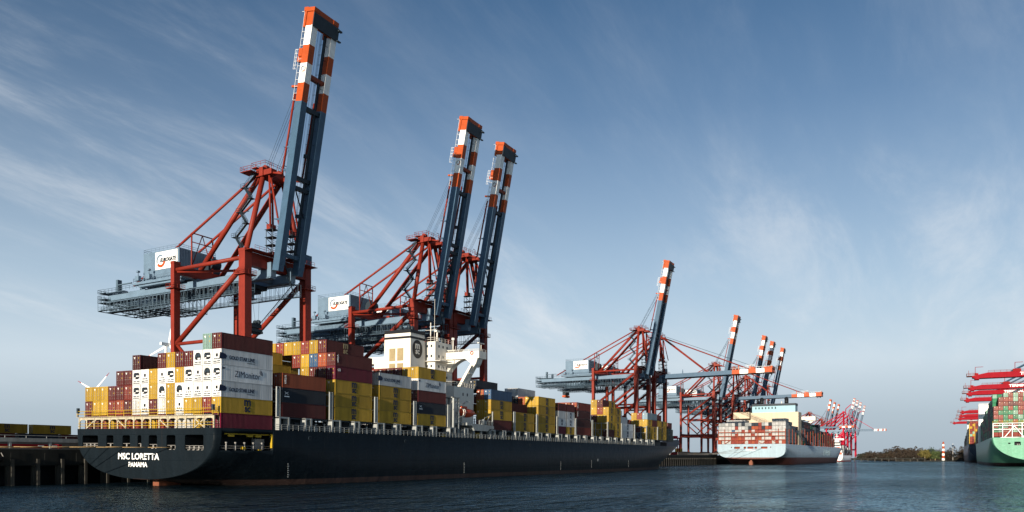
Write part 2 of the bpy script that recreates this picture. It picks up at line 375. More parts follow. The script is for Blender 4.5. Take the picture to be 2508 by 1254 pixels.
def container_door(H):
    b = MB(); e = .11; mid = CW/2
    for y0, y1 in ((e+.005, mid-.012), (mid+.012, CW-e-.005)):
        b.box((.045, y0, .135), (.07, y1, H-.125), 0)
        for k in range(4):
            z = .22+k*(H-.46)/4; b.box((.012, y0+.09, z+.05), (.044, y1-.09, z+(H-.46)/4-.05), 0)
    for y in (.36, .93, 1.51, 2.08):
        b.tube((-.012, y, .08), (-.012, y, H-.08), .024, 6, 1)
        b.box((-.03, y-.12, 1.05), (-.006, y+.12, 1.11), 1)
        for z in (.35, 1.5, H-.4): b.box((-.02, y-.06, z-.04), (.012, y+.06, z+.04), 1)
    b.box((.006, 1.62, H-.55), (.011, 2.0, H-.42), 2); b.box((.006, 1.66, H-.74), (.011, 1.9, H-.64), 2); b.box((.006, .52, H-.72), (.011, .66, H-.45), 3)
    b.box((.006, .55, 1.3), (.011, .72, 1.55), 3)
    return b
def reefer_unit(H, fan=True):
    b = MB()
    b.box((.04, .115, .135), (.06, CW-.115, H-.125), 0)
    if fan == 2:
        b.prism([(.035, .38, 1.25), (.035, .38, 2.0), (.035, .6, 2.3), (.035, 1.85, 2.3), (.035, 2.06, 2.0), (.035, 2.06, 1.25), (.035, 1.6, 1.05), (.035, .85, 1.05)], (-.03, 0, 0), 1)
        b.box((-.012, .45, 1.5), (.004, 1.3, 1.78), 0); b.disc((.002, 1.7, 1.85), .26, (-.02, 0, 0), 18, 'x', 2); b.box((-.012, .7, 1.98), (.004, 1.35, 2.12), 2); b.box((-.012, 1.45, 1.2), (.004, 1.95, 1.42), 0)
    elif fan:
        b.prism([(.035, .42, 1.05), (.035, .42, 1.75), (.035, .62, 2.2), (.035, .95, 2.4), (.035, 1.5, 2.4), (.035, 1.8, 2.25), (.035, 2.02, 1.85),
                 (.035, 2.02, 1.3), (.035, 1.75, 1.05)], (-.03, 0, 0), 1)
        b.disc((.002, .95, 1.95), .38, (-.02, 0, 0), 20, 'x', 2); b.disc((.002, 1.62, 1.85), .27, (-.02, 0, 0), 18, 'x', 2)
        b.box((-.01, .55, 1.12), (.004, 1.25, 1.42), 0)
    else:
        b.box((.01, .95, 1.45), (.039, 1.45, 2.0), 1)
        for k in range(3): b.box((.01, .5+k*.52, .95), (.039, .85+k*.52, 1.15), 2)
    b.box((.005, .3, .2), (.039, CW-.3, .34), 1); b.box((.01, .32, .55), (.039, 1.1, .72), 2); b.box((.01, 1.3, .5), (.039, CW-.35, .68), 2)
    return b
MATC = M['container']
def proto_meshes():
    D = {}
    for nm, Lc, H in (('40', 12.19, CH), ('20', 6.06, CH), ('20s', 6.06, 2.591), ('40s', 12.19, 2.591)):
        for sm in (0, 1):
            o = container_body(Lc, H-.05, bool(sm)).build('body', MATC); D[nm, sm] = o.data; bpy.data.objects.remove(o)
        o = container_door(H-.05).build('door', [MATC, M['steel'], M['white'], M['yellow_paint']]); D[nm, 'door'] = o.data; bpy.data.objects.remove(o)
    for k, f in (('A', True), ('A2', 2), ('E', False)):
        o = reefer_unit(CH-.05, f).build('unit', [MATC, M['black'], M['dark_steel']]); D[k] = o.data; bpy.data.objects.remove(o)
    return D
PM = proto_meshes()
TM = text_mesh('m', 1.75, .012, 1.0, .045); TS = text_mesh('sc', 1.35, .012, 1.0, .04)
def join_meshes(parts):
    bm = bmesh.new()
    for me, mat in parts:
        t = me.copy(); t.transform(mat); bm.from_mesh(t); bpy.data.meshes.remove(t)
    out = bpy.data.meshes.new('lettering'); bm.to_mesh(out); bm.free(); return out
def msc_mark(scale=1.0):
    return join_meshes([(fit_w(TM.copy(), 1.3, .95), Matrix.Translation((0, .52, 0))), (fit_w(TS.copy(), 1.15, .8), Matrix.Translation((0, -.5, 0)))])
LOGO = {}
def logo_mesh(kind):
    if kind in LOGO: return LOGO[kind]
    if kind == 'msc': r = (msc_mark(), 'navy_ink')
    elif kind == 'msct': r = (msc_mark(), 'tan')
    elif kind == 'gold':
        fl = MB(); fl.prism([(-4.6,-.42,-.012),(-3.4,-.30,-.012),(-3.15,.10,-.012),(-3.45,.42,-.012),(-4.45,.62,-.012)], (0,0,.024))
        fl.prism([(-3.9+.24*(1 if k % 2 == 0 else .42)*math.sin(k*math.pi/5), .14+.24*(1 if k % 2 == 0 else .42)*math.cos(k*math.pi/5), -.018) for k in range(10)], (0,0,.036), 1)
        o = fl.build('t', M['navy_ink']); fm = o.data; bpy.data.objects.remove(o)
        r = (join_meshes([(fm, Matrix.Identity(4)), (fit_w(text_mesh('GOLD STAR LINE', 1, .012, .8, .02), 4.9, .58), Matrix.Translation((-.3, -.02, 0))),
                          (fit_w(text_mesh('goldstarline.com', .5, .012), 1.6, .16), Matrix.Translation((1.4, -.55, 0)))]), 'navy_ink')
    elif kind == 'zim':
        ars = MB()
        for rr in (.28, .48, .68):
            for i in range(6):
                a0, a1 = R(-20+i*17), R(-20+(i+1)*17)
                ars.prism([((rr-.05)*math.cos(a0)+2.5, (rr-.05)*math.sin(a0)+.35, -.012), ((rr+.05)*math.cos(a0)+2.5, (rr+.05)*math.sin(a0)+.35, -.012),
                           ((rr+.05)*math.cos(a1)+2.5, (rr+.05)*math.sin(a1)+.35, -.012), ((rr-.05)*math.cos(a1)+2.5, (rr-.05)*math.sin(a1)+.35, -.012)], (0,0,.024))
        o = ars.build('t', M['navy_ink']); am = o.data; bpy.data.objects.remove(o)
        r = (join_meshes([(am, Matrix.Identity(4)), (fit_w(text_mesh('ZIMonitor', 1, .012, .9, -.005), 5.4, 1.0), Matrix.Identity(4)),
                          (fit_w(text_mesh('ZIM', .5, .012, 1, .02), .7, .25), Matrix.Translation((-5, .75, 0)))]), 'navy_ink')
    elif kind == 'the': r = (fit_w(text_mesh('The', 1, .012, 1, .03), 2.2), 'white')
    elif kind == 'oi': r = (fit_w(text_mesh('OI', 1, .012, 1, .03), .8), 'white')
    elif kind == 'vert':
        t = fit_w(text_mesh('triton', 1, .012, 1, .02), 1.7); t.transform(Matrix.Rotation(R(-90), 4, 'Z')); r = (t, 'white')
    elif kind == 'cross':
        q = MB(); q.bar((-.5,-.25,0), (.5,.25,0), .09, .02); q.bar((-.5,.25,0), (.5,-.25,0), .09, .02)
        q.box((-.6,-.75,-.01), (.75,-.55,.01)); o = q.build('t', M['white']); r = (o.data, 'white'); bpy.data.objects.remove(o)
    me, mt = r; me.materials.clear(); me.materials.append(M[mt])
    if kind == 'gold': me.materials.append(M['yellow_paint'])
    else:
        for p in me.polygons: p.material_index = 0
    me.transform(Matrix.Scale({'gold': 1.22, 'zim': 1.12, 'msc': 1.2, 'msct': 1.2}.get(kind, 1.0), 4))
    LOGO[kind] = me; return me
SIDE_LOC = {'msc': (.5, .5), 'msct': (.5, .5), 'gold': (.42, .5), 'zim': (.5, .5), 'the': (.62, .45), 'oi': (.10, .72), 'vert': (.07, .55), 'cross': (.09, .62)}
NCONT = [0]
def container(letter, size, Mw, label, group, logo=None, detail=True):
    H = 2.591 if size.endswith('s') else CH; Lc = 12.19 if size.startswith('40') else 6.06
    ref = letter in 'AEW'
    r = bpy.data.objects.new('refrigerated_container' if letter in 'AE' else 'shipping_container', None); C.objects.link(r); r.empty_display_size = .3
    tag(r, label, 'container', group); r.matrix_world = Mw; NCONT[0] += 1
    b = link('body', PM[size, 1 if ref else 0], r); b.color = (*COL[letter], 1)
    e = link('refrigeration_unit', PM['A2' if letter == 'A' and NCONT[0] % 5 in (1, 3, 4) else letter], r) if letter in 'AE' else link('door', PM[size, 'door'], r)
    e.color = (*COL[letter], 1)
    if logo:
        fx, fz = SIDE_LOC[logo]; lo = link('logo', logo_mesh(logo), r)
        lo.matrix_local = Matrix.Translation((Lc*fx, -.012, H*fz)) @ SIDE @ Matrix.Scale(1.0 if Lc > 10 or logo != 'msc' else .85, 4)
    return r

# ------------------------------------------------------------------ the big black container ship
X0, Y0, ZB, HEEL = 96.8, 113.7, 10.67, .69
YC = 133.9; XT = 95.3
HEELM = Matrix.Translation((0, Y0, ZB)) @ Matrix.Rotation(R(HEEL), 4, 'X') @ Matrix.Translation((0, -Y0, -ZB))
BASE = (XT, YC, 0)
def build_ship():
    ship = thing('container_ship', 'long black hulled container ship moored along the quay in the foreground', 'container ship')
    ship.matrix_world = HEELM @ Matrix.Translation(BASE)
    B = lambda mb, nm, mt: mb.build(nm, mt, ship, off=BASE)
    def stem(z):
        pts = [(-6, 306), (0, 305.5), (3, 306.5), (7, 311), (10, 320), (12, 328), (15.6, 341)]
        for (a, b), (c, d) in zip(pts, pts[1:]):
            if z <= c: return b+(d-b)*max(0, (z-a))/(c-a)
        return 341
    hm = hull_mesh(341, 21.4, 10.8, 20.1, 1.1, 15.6, 208, stem, run=42)
    hull = hm.build('hull', M['hull_black'], ship)
    b = []
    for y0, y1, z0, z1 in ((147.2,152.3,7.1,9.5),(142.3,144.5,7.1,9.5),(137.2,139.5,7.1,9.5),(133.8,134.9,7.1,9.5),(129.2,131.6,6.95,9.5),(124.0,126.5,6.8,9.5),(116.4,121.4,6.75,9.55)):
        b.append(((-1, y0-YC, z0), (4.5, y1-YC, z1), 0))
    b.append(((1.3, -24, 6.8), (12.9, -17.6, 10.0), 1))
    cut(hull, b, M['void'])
    # lettering on the stern
    me = fit_w(text_mesh('MSC LORETTA', 1.2, .02, 1, .03), 12.2, 1.25); put_text('lettering', me, M['white'], STERN, (-.03, .7, 5.45), hull)
    me = fit_w(text_mesh('PANAMA', 1, .02, 1, .03), 5.6, .92); put_text('lettering', me, M['white'], STERN, (-.03, .8, 3.9), hull)
    for x, z0 in ((112, 1.6), (176, 1.4), (236, 1.4), (262, 1.8), (300, 1.6)):
        g = MB()
        for k in range(7): g.box((x-95.3, -21.43, z0+k*.42), (x-95.3+(.34 if k % 2 else .22), -21.39, z0+k*.42+.2))
        g.build('draught_mark', M['ship_grey'], hull)
    for x in (118, 150, 214, 252, 290, 318):
        g = MB(); g.disc((x-95.3, -21.385, 9.4), .42, (0, -.06, 0), 16, 'y'); g.disc((x-95.3, -21.44, 9.4), .3, (0, -.02, 0), 16, 'y', 1); g.build('fairlead_hole', [M['dark_steel'], M['void']], hull)
    g = MB(); g.disc((268.0-95.3, -21.39, 4.6), .5, (0, -.03, 0), 24, 'y'); g.box((267.2-95.3, -21.43, 4.55), (268.8-95.3, -21.39, 4.65)); g.build('load_line_mark', M['ship_grey'], hull)
    rd = MB(); rd.box((99.5, YC-.45, -2), (104, YC+.45, 1.7)); rd.box((98.6, YC-.9, -2), (100.3, YC+.9, .75)); B(rd, 'rudder', M['oxide'])
    # fairleads in the stern openings
    for y0, y1, z0 in ((147.2,152.3,7.1),(142.3,144.5,7.1),(137.2,139.5,7.1),(133.8,134.9,7.1),(129.2,131.6,6.95),(124.0,126.5,6.8),(116.4,121.4,6.75)):
        f = MB(); n = max(2, int((y1-y0)/1.2))
        for i in range(n):
            y = y0+(i+.5)*(y1-y0)/n; f.tube((95.9, y, z0), (95.9, y, z0+.75), .17, 8); f.box((95.6, y-.3, z0), (96.3, y+.3, z0+.1))
        f.tube((95.5, y0+.05, z0+.8), (95.5, y1-.05, z0+.8), .05, 6)
        if y1-y0 > 3: f.tube((95.5, y0+.05, z0+.4), (95.5, y1-.05, z0+.4), .05, 6)
        B(f, 'fairlead', M['steel'])
    f = MB()                                    # mooring deck on the starboard quarter
    for x in (97.6, 99.7, 101.8, 103.9, 106.0):
        f.tube((x, 113.2, 6.8), (x, 113.2, 8.05), .12, 8); f.tube((x, 113.2, 8.05), (x, 113.2, 8.3), .2, 8)
        f.tube((x+.9, 114.5, 6.8), (x+.9, 114.5, 7.7), .25, 10)
    f.tube((96.9, 113.9, 7.6), (108.0, 113.1, 7.6), .04, 6); f.tube((96.9, 113.9, 7.2), (108.0, 113.1, 7.2), .04, 6)
    f.box((105.3, 114.3, 7.0), (107.6, 115.2, 9.0)); B(f, 'mooring_fittings', M['steel'])
    f = MB(); f.box((97.4, 113.3, 9.68), (108.1, 113.6, 9.9)); f.box((107.9, 112.55, 7.3), (108.15, 113.0, 10.1))
    for x in (98.2, 102.6, 104.6): f.box((x, 113.25, 9.3), (x+1.3, 113.65, 9.66))
    f.box((101.2, 113.0, 7.0), (101.9, 113.5, 7.5)); f.box((105.0, 113.0, 6.82), (105.7, 113.5, 7.0))
    B(f, 'opening_frame', M['yellow_paint'])
    # stern platform: cream gallery with yellow rails
    f = MB(); x = 95.75; ya, yb, z0, z1 = 114.0, 154.2, 10.82, 13.1
    for i in range(17):
        y = ya+.2+i*(yb-ya-.4)/16; f.box((x-.12, y-.14, z0), (x+.12, y+.14, z1+.02))
        if i < 16:
            y2 = ya+.2+(i+1)*(yb-ya-.4)/16
            f.box((x-.06, y+.14, 12.62), (x+.06, y2-.14, z1))
            if i % 4 != 2:
                f.prism([(x-.05, y+.14, 12.62), (x-.05, y+.14, 12.1), (x-.05, y+.35, 12.45), (x-.05, y+.75, 12.62)], (.1,0,0))
                f.prism([(x-.05, y2-.14, 12.62), (x-.05, y2-.75, 12.62), (x-.05, y2-.35, 12.45), (x-.05, y2-.14, 12.1)], (.1,0,0))
    st = (yb-ya-.4)/16
    for i, j in ((2, 1), (5, 6), (10, 11), (15, 14), (1,2)):
        f.bar((x-.02, ya+.2+i*st, z0+.1), (x-.02, ya+.2+j*st, 12.5), .2, .2)
    f.box((x-.5, ya, z1), (x+.75, yb, z1+.08)); B(f, 'stern_gallery', M['gallery'])
    f = MB(); f.rail([(x-.45, ya, z1+.08), (x-.45, yb, z1+.08)], 1.15, 2.5, .055, 0, (1.0, .5))
    for z in (11.85, 11.35): f.tube((x-.2, ya, z), (x-.2, yb, z), .05, 6)
    f.rail([(x-.45, ya, z1+.08), (x+.7, ya, z1+.08)], 1.15, 1, .05); B(f, 'handrail', M['yellow_paint'])
    for y in (ya-.1, yb-.4):
        f = MB(); f.box((x-.5, y, z1+.9), (x-.1, y+.5, z1+1.9)); f.tube((x-.3, y+.25, z1), (x-.3, y+.25, z1+.9), .1, 6); B(f, 'deck_light', M['dark_steel'])
    # coamings, pedestals, deck railing
    f = MB(); f.box((109.8, 117.0, 10.8), (178, 151.0, 13.0)); f.box((191, 117.0, 10.8), (345, 151.0, 13.0)); f.box((345, 124, 10.8), (385, 144, 13.0)); B(f, 'hatch_coaming', M['void'])
    bays = [111.6+14.9*i for i in range(5)] + [191.9+14.87*i for i in range(12)]
    for i, x in enumerate(bays):
        if x > 330: break
        for xx, w in ((x-1.7, 2.4), (x+5.4, 1.5)):
            g = MB()
            for q in (xx, xx+w): g.box((q, 112.75, 10.8), (q+.42, 114.2, 13.35))
            g.box((xx, 112.8, 13.1), (xx+w+.42, 115.9, 13.42)); B(g, 'pedestal', M['ship_grey'])
    for i, x in enumerate(bays):
        if x > 345: break
        g = MB(); g.box((x-.3, 113.9, 13.15), (x+12.4, 117, 13.42)); g.box((x, 116.6, 10.85), (x+12, 116.95, 13.16)); B(g, 'hatch_edge', M['dark_steel'])
    g = MB(); g.rail([(109, 112.7, 10.8), (330, 112.7, 10.8)], 1.1, 1.5, .045, 0, (1.0, .66, .33)); B(g, 'deck_railing', M['ship_grey'])
    rr = random.Random(3); x = 112
    while x < 335:
        w = rr.uniform(.4, 1.6); h = rr.uniform(.5, 1.7); y = rr.uniform(113.2, 115.5); k = rr.choice((0, 0, 0, 1, 2)); g = MB()
        if k: g.box((x, y, 10.8), (x+w, y+rr.uniform(.3, .9), 10.8+h))
        else:
            g.box((x, y, 10.8), (x+w, y+.5, 10.8+h*.6)); g.tube((x+w/2, y+.25, 10.8), (x+w/2, y+.25, 10.85+h), .16, 8); g.box((x+w*.2, y+.05, 10.8+h), (x+w*.8, y+.45, 10.95+h))
        B(g, 'deck_fitting', M[('ship_grey', 'yellow_paint', 'dark_steel')[k]]); x += w+rr.uniform(.8, 4.5)
    # lashing bridges in the gaps between the bays
    for i, x in enumerate(bays):
        if i in (5,) or x > 350: continue
        g = MB(); xx = x-1.25; yy = [Y0-.1+2.51*k for k in range(17)]
        for k, y in enumerate(yy):
            g.box((xx-.18, y-.1, 13.42), (xx+.18, y+.1, 19.0 if i > 0 else 18.6))
        for z in (16.3, 18.7): g.box((xx-.45, Y0-.2, z), (xx+.45, Y0+40.3, z+.14))
        for dx in (-.42, .42): g.box((xx+dx-.1, Y0-.3, 13.42), (xx+dx+.1, Y0-.05, 19.3))
        for k in range(5): g.box((xx-.32, Y0-.22, 14.4+k*1.2), (xx+.32, Y0-.12, 14.5+k*1.2))
        for k in (1, 5, 9, 13): g.bar((xx, yy[k], 13.5), (xx, yy[k+1], 16.2), .15, .15)
        B(g, 'lashing_bridge', M['ship_grey'])
    # funnel
    def frus(mb, x0, x1, y0, y1, z0, z1, tx, ty, m=0):
        mb.add([(x0,y0,z0),(x1,y0,z0),(x1,y1,z0),(x0,y1,z0),(x0+tx,y0+ty,z1),(x1-tx,y0+ty,z1),(x1-tx,y1-ty,z1),(x0+tx,y1-ty,z1)],
               [(0,3,2,1),(4,5,6,7),(0,1,5,4),(1,2,6,5),(2,3,7,6),(3,0,4,7)], m)
    g = MB(); xa, xb, y1, y2 = 169.9, 176.9, 125.9, 135.4
    frus(g, xa, xb, y1, y2, 13, 37.6, .25, .35); fn = B(g, 'funnel', M['cream'])
    g = MB(); frus(g, xa+.18, xb-.18, y1+.28, y2-.28, 37.6, 38.2, 0, 0, 0); frus(g, xa+.26, xb-.26, y1+.36, y2-.36, 38.2, 39.1, .02, .02, 1)
    frus(g, xa+.16, xb-.16, y1+.26, y2-.26, 39.1, 40.0, .0, .0, 0)
    for cx, cy in ((172, 128), (172.5, 131), (174.8, 129), (175, 132.5)): g.tube((cx, cy, 40), (cx-.4, cy, 41.6), .5, 10, 2)
    bnd = g.build('funnel_cap', [M['black'], M['cream'], M['dark_steel']], fn, off=BASE)
    g = MB(); g.disc((173.2, y1+.30, 34.9), 2.25, (0, -.10, 0), 32, 'y', 0, 1.12); lg = g.build('emblem', M['black'], fn, off=BASE)
    me = msc_mark(); me.transform(Matrix.Scale(1.5, 4)); put_text('lettering', me, M['cream'], SIDE, (173.2-BASE[0], y1+.18-BASE[1], 34.9), lg)
    for r_ in range(3):
        for c_ in range(2):
            g = MB(); y = y1+3.7+c_*2.7; z = 33.2-r_*4.1
            for k in range(8): g.box((xa+.20-.09, y-1.0, z+k*.42-1.5), (xa+.26, y+1.0, z+k*.42-1.22))
            g.box((xa+.18-.02, y-1.05, z-1.6), (xa+.3, y+1.05, z+1.85)); g.build('louvre', M['tan'], fn, off=BASE)
    # accommodation block
    a = MB(); a.box((178, 123.6, 10.8), (186.5, 139.5, 37.6)); a.box((178, 117.2, 10.8), (188, 150.6, 25.0)); a.box((177.4, 136.5, 25), (178, 144.5, 33.0))
    for z in (26.4, 29.2, 32.0): a.box((177.0, 121.2, z), (178, 127, z+.15)); a.box((178, 121.2, z), (183, 123.6, z+.15))
    house = B(a, 'accommodation', M['cream'])
    g = MB()
    for z in (27.6, 30.4, 33.2, 36.0):
        for y in (124.6, 126.0): g.box((177.96, y, z), (178.05, y+.55, z+.7))
        for x in (179.5, 181.5, 183.5): g.box((x, 123.55, z), (x+.6, 123.65, z+.7))
    for x in (182.2, 184.4): g.box((x, 117.14, 22.6), (x+.5, 117.25, 23.4))
    g.build('window', M['glass'], house, off=BASE)
    g = MB(); g.rail([(177, 121.2, 26.55), (177, 127, 26.55)], 1.1, 1.2, .05); g.rail([(177, 121.2, 29.35), (183, 121.2, 29.35)], 1.1, 1.2, .05)
    g.rail([(177, 121.2, 32.15), (183, 121.2, 32.15)], 1.1, 1.2, .05); g.rail([(177.9, 117.1, 25.0), (188, 117.1, 25.0)], 1.2, 1.2, .06)
    g.rail([(177.9, 117.1, 25.0), (177.9, 124, 25.0)], 1.2, 1.2, .06); g.rail([(178, 123.6, 37.6), (178, 139.5, 37.6)], 1.1, 1.5, .05)
    g.rail([(178, 123.6, 37.6), (186, 123.6, 37.6)], 1.1, 1.5, .05); g.build('house_railing', M['cream'], house, off=BASE)
    g = MB(); g.tube((182, 128, 37.6), (182, 128, 43.6), .13, 8); g.tube((182, 126.2, 41.5), (182, 129.8, 41.5), .07, 6); g.tube((180, 124.4, 37.6), (180, 124.4, 41), .22, 8)
    g.box((179.2, 124, 40.4), (180.8, 124.8, 40.9)); g.tube((184.5, 122, 35.6), (184.5, 122, 38.6), .16, 8); g.box((183.6, 120.6, 35.5), (185.4, 123.4, 35.7))
    g.rail([(183.6, 120.6, 35.7), (185.4, 120.6, 35.7)], 1, .6, .05); g.disc((184.5, 122, 38.6), .45, (0,0,.6), 12, 'z'); g.tube((181, 126, 37.6), (181, 126, 50), .05, 5)
    B(g, 'mast', M['cream'])
    # bridge wing with its curved bracket and raking strut
    wing = MB(); wing.box((183.4, 112.7, 33.0), (187.4, 155, 33.9)); wing.box((183.4, 112.7, 33.9), (183.6, 155, 35.0)); wing.box((183.6, 112.7, 33.9), (187.4, 112.9, 35.0))
    n = 10; pts = []
    for i in range(n+1):
        t = i/n; pts.append((184.2, 123.6-6.0*t, 33.0-3.6*(1-t)**2.2))
    pts += [(184.2, 117.6, 33.0), (184.2, 123.6, 33.0)]
    wing.prism(pts[:-2]+[(184.2, 123.6, 33.02)], (2.2, 0, 0))
    B(wing, 'bridge_wing', M['cream'])
    s_ = MB()
    for x in (184.0, 186.0):
        s_.bar((x, 114.2, 33.0), (x, 119.6, 24.9), 1.0, .55, 0, (0,1,0), 1.0, .9)
    for y, z in ((114.9, 31.9), (116.6, 29.4), (118.3, 26.8)): s_.box((184.0, y-.35, z-.5), (186.0, y+.35, z+.5))
    s_.prism([(183.6, 113.3, 33.0), (183.6, 117.4, 33.0), (183.6, 115.6, 31.8), (183.6, 114.6, 30.6), (183.6, 113.8, 31.6)], (2.8, 0, 0))
    B(s_, 'wing_strut', M['cream'])
    g = MB(); g.rail([(187.2, 112.8, 35.0), (183.6, 112.8, 35.0), (183.6, 123, 35.0)], .6, 1.5, .05); g.tube((185.6, 113.4, 34), (185.6, 113.4, 37.2), .1, 6); g.box((184.0, 113.1, 37.2), (187.0, 113.7, 37.4))
    B(g, 'wing_railing', M['cream'])
    g = MB(); bmr = []
    for i in range(16):
        a0 = 2*math.pi*i/16; a1 = 2*math.pi*(i+1)/16
        g.tube((183.3, 115+.42*math.cos(a0), 34.5+.42*math.sin(a0)), (183.3, 115+.42*math.cos(a1), 34.5+.42*math.sin(a1)), .12, 6)
    B(g, 'life_ring', M['lifeboat'])
    # embarkation platform under the lifeboat
    p = MB(); p.prism([(177.5, 112.6, 14.2), (180.2, 112.6, 14.2), (181.4, 112.6, 12.9), (188.4, 112.6, 12.9), (189.6, 112.6, 13.6), (191.8, 112.6, 13.6), (191.8, 112.6, 14.4), (177.5, 112.6, 14.9)], (0, 4.2, 0))
    for x in (178, 181.5, 185.5, 190): p.box((x, 113, 10.8), (x+.5, 113.5, 13.2))
    for x in (171.4, 173.8):
        p.box((x, 112.9, 10.8), (x+.4, 113.4, 21.5)); p.box((x, 115.9, 10.8), (x+.4, 116.4, 21.5))
    p.box((171.4, 112.9, 21.2), (174.2, 116.4, 21.5)); p.box((171.4, 112.9, 18), (174.2, 113.1, 18.2)); p.box((171.6, 112.9, 10.9), (178, 116, 11.3))
    for k in range(7): p.bar((171.7, 112.95, 14.5+k*.95), (174.0, 112.95, 14.95+k*.95), .06, .12)
    for k in range(9): p.box((184+k*.8, 112.7, 14.4), (184.12+k*.8, 112.85, 15.9))
    p.tube((186.5, 113.2, 14.4), (186.5, 113.2, 16.2), .55, 12); p.bar((187.2, 113.0, 14.5), (190.4, 113.0, 17.4), .15, .2); p.bar((187.2, 113, 16.6), (190.4, 113.0, 17.4), .12, .15); p.tube((187.2, 113.0, 14.5), (187.2, 113.0, 16.6), .12, 6)
    p.tube((191.4, 112.9, 13), (191.4, 112.9, 18.6), .2, 8)
    B(p, 'boat_platform', M['ship_grey'])
    for x in (176.6, 181.2):
        d = MB(); d.path([(x, 116.9, 15), (x, 116.7, 18.5), (x, 116.2, 20.2), (x, 115.2, 21.0), (x, 114.2, 20.7)], .2, 6); B(d, 'davit', M['cream'])
    # lifeboat, hung from its davits
    lb = thing('lifeboat', 'orange enclosed lifeboat hanging from davits beside the cream deckhouse', 'lifeboat'); lb.matrix_world = HEELM @ Matrix.Translation((179.0, 113.9, 16.1))
    g = MB(); n = 14; Lb = 7.4; rings = 13
    for i in range(rings):
        t = i/(rings-1); x = -Lb/2+Lb*t; k = max(.08, math.sin(math.pi*(.04+.92*t)))**.45
        for j in range(n):
            a = 2*math.pi*j/n; yy = 1.25*math.cos(a)*k; zz = 1.3*math.sin(a)*k*(1.0 if math.sin(a) > 0 else .9); g.v.append((x, yy, 1.4+zz+ .25*(2*t-1)**2))
    for i in range(rings-1):
        for j in range(n): g.face((i*n+j, (i+1)*n+j, (i+1)*n+(j+1) % n, i*n+(j+1) % n), 0, True)
    g.face(list(reversed(range(n)))); g.face([(rings-1)*n+j for j in range(n)])
    hb = g.build('boat_hull', M['lifeboat'], lb)
    g = MB(); g.box((-2.6, -.7, 2.55), (-.6, .7, 3.2)); g.box((-Lb/2+.6, -1.29, 1.35), (Lb/2-.6, -1.2, 1.5)); g.build('canopy', M['lifeboat'], lb)
    g = MB()
    for x in (-3.0, -2.2):
        for i in range(12):
            a0, a1 = 2*math.pi*i/12, 2*math.pi*(i+1)/12
            g.tube((x, 1.22*math.cos(a0), 1.5+1.25*math.sin(a0)), (x, 1.22*math.cos(a1), 1.5+1.25*math.sin(a1)), .12, 5)
    g.build('strap', M['cream'], lb)
    return ship
ship = build_ship()

ORD = ['', 'first', 'second', 'third', 'fourth', 'fifth', 'sixth', 'seventh', 'eighth', 'ninth', 'tenth', 'eleventh', 'twelfth', 'thirteenth', 'fourteenth', 'fifteenth', 'sixteenth', 'seventeenth']
def rows16(s): return [list(reversed(r)) for r in reversed(s)]       # text rows: top tier first, port to starboard
BAYS = []
b1 = rows16(["..............TR", "......D..MYMMAAE", "....MMAEYEAYAEAA", "YYYMMRAAYAYAEEEE", "MYYROMWEMWYEYYRY", "MMRYRRRMYRMWWYNM"])
BAYS.append(dict(x=96.8, z=10.67, size='40', grid=b1, name='aftmost block',
    logo={(0,5): None, (0,4): 'gold', (0,3): 'zim', (0,2): 'gold', (0,1): 'msc', (9,4): 'the'}, side={(0,5): 'D', (0,0): 'C'}))
def cols(heights, col0, tiers, fill='Y'):
    """heights per stack from starboard; col0 bottom-up; tiers: {tier: colours from starboard}"""
    T = max(heights); g = []
    rr = random.Random(sum(heights)*7+len(col0))
    for t in range(T):
        row = []
        for c, h in enumerate(heights):
            if t >= h: row.append('.')
            elif c == 0: row.append(col0[t])
            elif t in tiers and c < len(tiers[t]): row.append(tiers[t][c])
            else: row.append(rr.choice('YYYMMRRONB'))
        g.append(row)
    return g
H16 = lambda *h: list(h)+[h[-1]]*(16-len(h))
def bay(x, heights, col0, tiers, name, size='40', logo={}, z=13.5): BAYS.append(dict(x=x, z=z, size=size, grid=cols(heights, col0, tiers), name=name, logo=logo, side={}))
bay(111.6, H16(3,3,3,3,4,5,5,5,5,4,4,4,4,4,3,3), 'MNO', {2: 'OMNR', 3: '....YYYYY', 4: '.....YYYY'}, 'second block from stern', logo={(0,2): 'vert', (0,1): 'cross'})
bay(126.7, H16(5,6,6,6,6,6,6,6,6,5,5,5,4,4,3,3), 'YYYCM', {5: '.MYRYYRYY', 4: 'MOBYRYRY', 3: 'CMMYYM', 2: 'YYMR'}, 'third block from stern',
    logo={(0,0): 'msc', (0,1): 'msc', (0,2): 'msc', (0,3): 'oi', (0,4): 'vert', (1,5): 'msct'})
bay(141.5, H16(4,4,4,4,4,4,3), 'YYYW', {3: 'WAYYMN'}, 'fourth block from stern', logo={(0,0): 'msc', (0,1): 'msc', (0,2): 'msc', (0,3): 'gold'})
bay(156.6, H16(5,5,5,5,5,5,5,5,4,4), 'YNMWY', {4: 'YYMMRRYY', 3: 'WAYM', 2: 'MNYR', 1: 'NMY'}, 'block aft of funnel', logo={(0,0): 'msc', (0,1): 'cross', (0,3): 'zim', (0,4): 'msc'})
bay(191.9, H16(4,4,5,5,5,5,4), 'MYYB', {4: '..NNNM', 3: 'BON', 2: 'YYN', 1: 'YYY'}, 'block forward of deckhouse', logo={(0,1): 'msc', (0,2): 'msc', (0,0): 'vert'})
bay(206.5, H16(2,3,3,4,4,4,3), 'YY', {2: '.MMM', 3: '...NNR'}, 'second block past deckhouse', logo={(0,0): 'msc', (0,1): 'msc'})
bay(221.6, H16(4,4,4,5,5,4), 'YYYY', {3: 'YYONM', 4: '...WW', 2: 'YYAN'}, 'third block past deckhouse', logo={(0,0): 'msc', (0,1): 'msc', (0,2): 'msc', (0,3): 'msc'})
